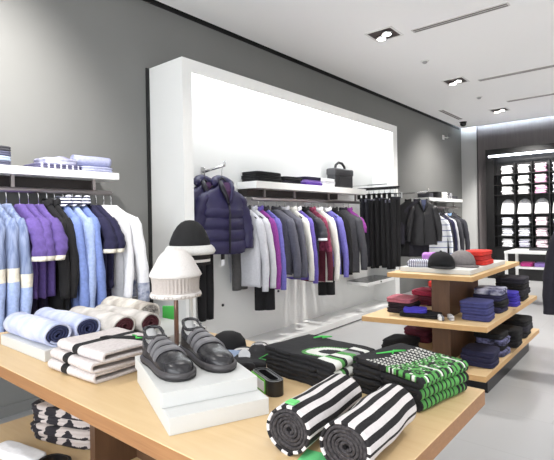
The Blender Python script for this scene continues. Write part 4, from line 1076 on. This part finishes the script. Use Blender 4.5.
for ci in range(4):
    t = thing('displayed_shirt', 'large white folded shirt leaning upright, %s from left in black cabinet' % cold[ci], 'folded shirt', 'upright white shirts in the black cabinet', (CX[ci], UY0 + .10, RZs[3] + .001))
    rings = []
    for (z, w_) in ((0, .135), (.01, .14), (.1, .135), (.2, .128), (.26, .118), (.30, .09), (.325, .05)):
        y0 = z * .35
        rings.append([Vector((w_ * math.copysign(abs(math.cos(2 * PI * k / 24)) ** .5, math.cos(2 * PI * k / 24)), y0 + .022 * math.sin(2 * PI * k / 24), z)) for k in range(24)])
    obj('shirt_front', loft(bmesh.new(), rings), shw[0], t, True)
    o = obj('collar', tube(bmesh.new(), [(-.05, .075, .285), (-.03, .07, .245), (0, .062, .225), (.03, .07, .245), (.05, .075, .285), (.03, .11, .325), (-.03, .11, .325), (-.05, .075, .285)], .011, 8), shw[1], t, True)
spot('cabinet_beam', (-2.2, 9.95, ZC - .09), (-2.3, 11.3, 1.5), 270, 75, .6)

# white two tier table before the cabinet
t = thing('white_table', 'white two tier table in front of the black shirt cabinet', 'table', None, (0, 0, 0))
obj('tabletop', B(-1.98, 8.08, .815, -.7, 8.85, .85), white_m, t)
obj('lower_shelf', B(-1.83, 8.12, .575, -.72, 8.8, .61), white_m, t)
for x, y in ((-1.955, 8.11), (-1.955, 8.81), (-.75, 8.11), (-.75, 8.81)): obj('leg', B(x - .02, y - .02, 0, x + .02, y + .02, .815), white_m, t)
pk = [c('hot pink', (214, 70, 150)), c('soft violet', (170, 140, 216)), c('fuchsia', (190, 44, 120)), shw[3], c('lavender', (186, 176, 222))]
for i in range(5):
    fold('folded_jersey', ['hot pink folded top at the left of', 'soft violet folded top second on', 'fuchsia folded top third on', 'pale pink folded top fourth on', 'lavender folded top fifth on'][i] + ' the lower white table tier', 'folded top', 'bright tops on the white table', (-1.68 + .2 * i, 8.28, .611), 0, .19, .26, .06, pk[i], 2, 140 + i)
fold('folded_scarf', 'dark flat folded scarf on the upper white table, nearer one', 'folded scarf', 'dark scarves on the white table', (-1.55, 8.5, .851), 0, .3, .2, .02, charcoal, 1, 150)
fold('folded_scarf', 'dark flat folded scarf on the upper white table, further along', 'folded scarf', 'dark scarves on the white table', (-1.15, 8.5, .851), 0, .3, .2, .02, blazer, 1, 151)

# coat on a floor rack at the right picture edge
t = thing('clothes_rack', 'chrome floor rack at the right picture edge carrying a dark coat', 'clothes rack', None, (-.45, 4.65, 0))
obj('rack_base', tube(bmesh.new(), [(-.2, .15, .015), (.2, .15, .015), (.2, -.15, .015), (-.2, -.15, .015), (-.2, .15, .015)], .012), chrome, t, True)
obj('rack_pole', tube(bmesh.new(), [(.2, 0, .02), (.2, 0, 1.5)], .014), chrome, t, True)
obj('rack_pole', tube(bmesh.new(), [(.2, 0, 1.5), (-.06, 0, 1.52)], .012), chrome, t, True)
obj('foot_bar', tube(bmesh.new(), [(.2, -.15, .015), (.2, .15, .015)], .012), chrome, t, True)
make_shirt('hanging_coat', 'dark coat on the floor rack, its edge just showing at the right picture border', 'coat', None, (-.50, 4.66, 1.50), 0, m=blazer, L=.88, SL=.7, seed=77, W=.24, T=.08, r0=.085, r1=.065, cm=blazer)
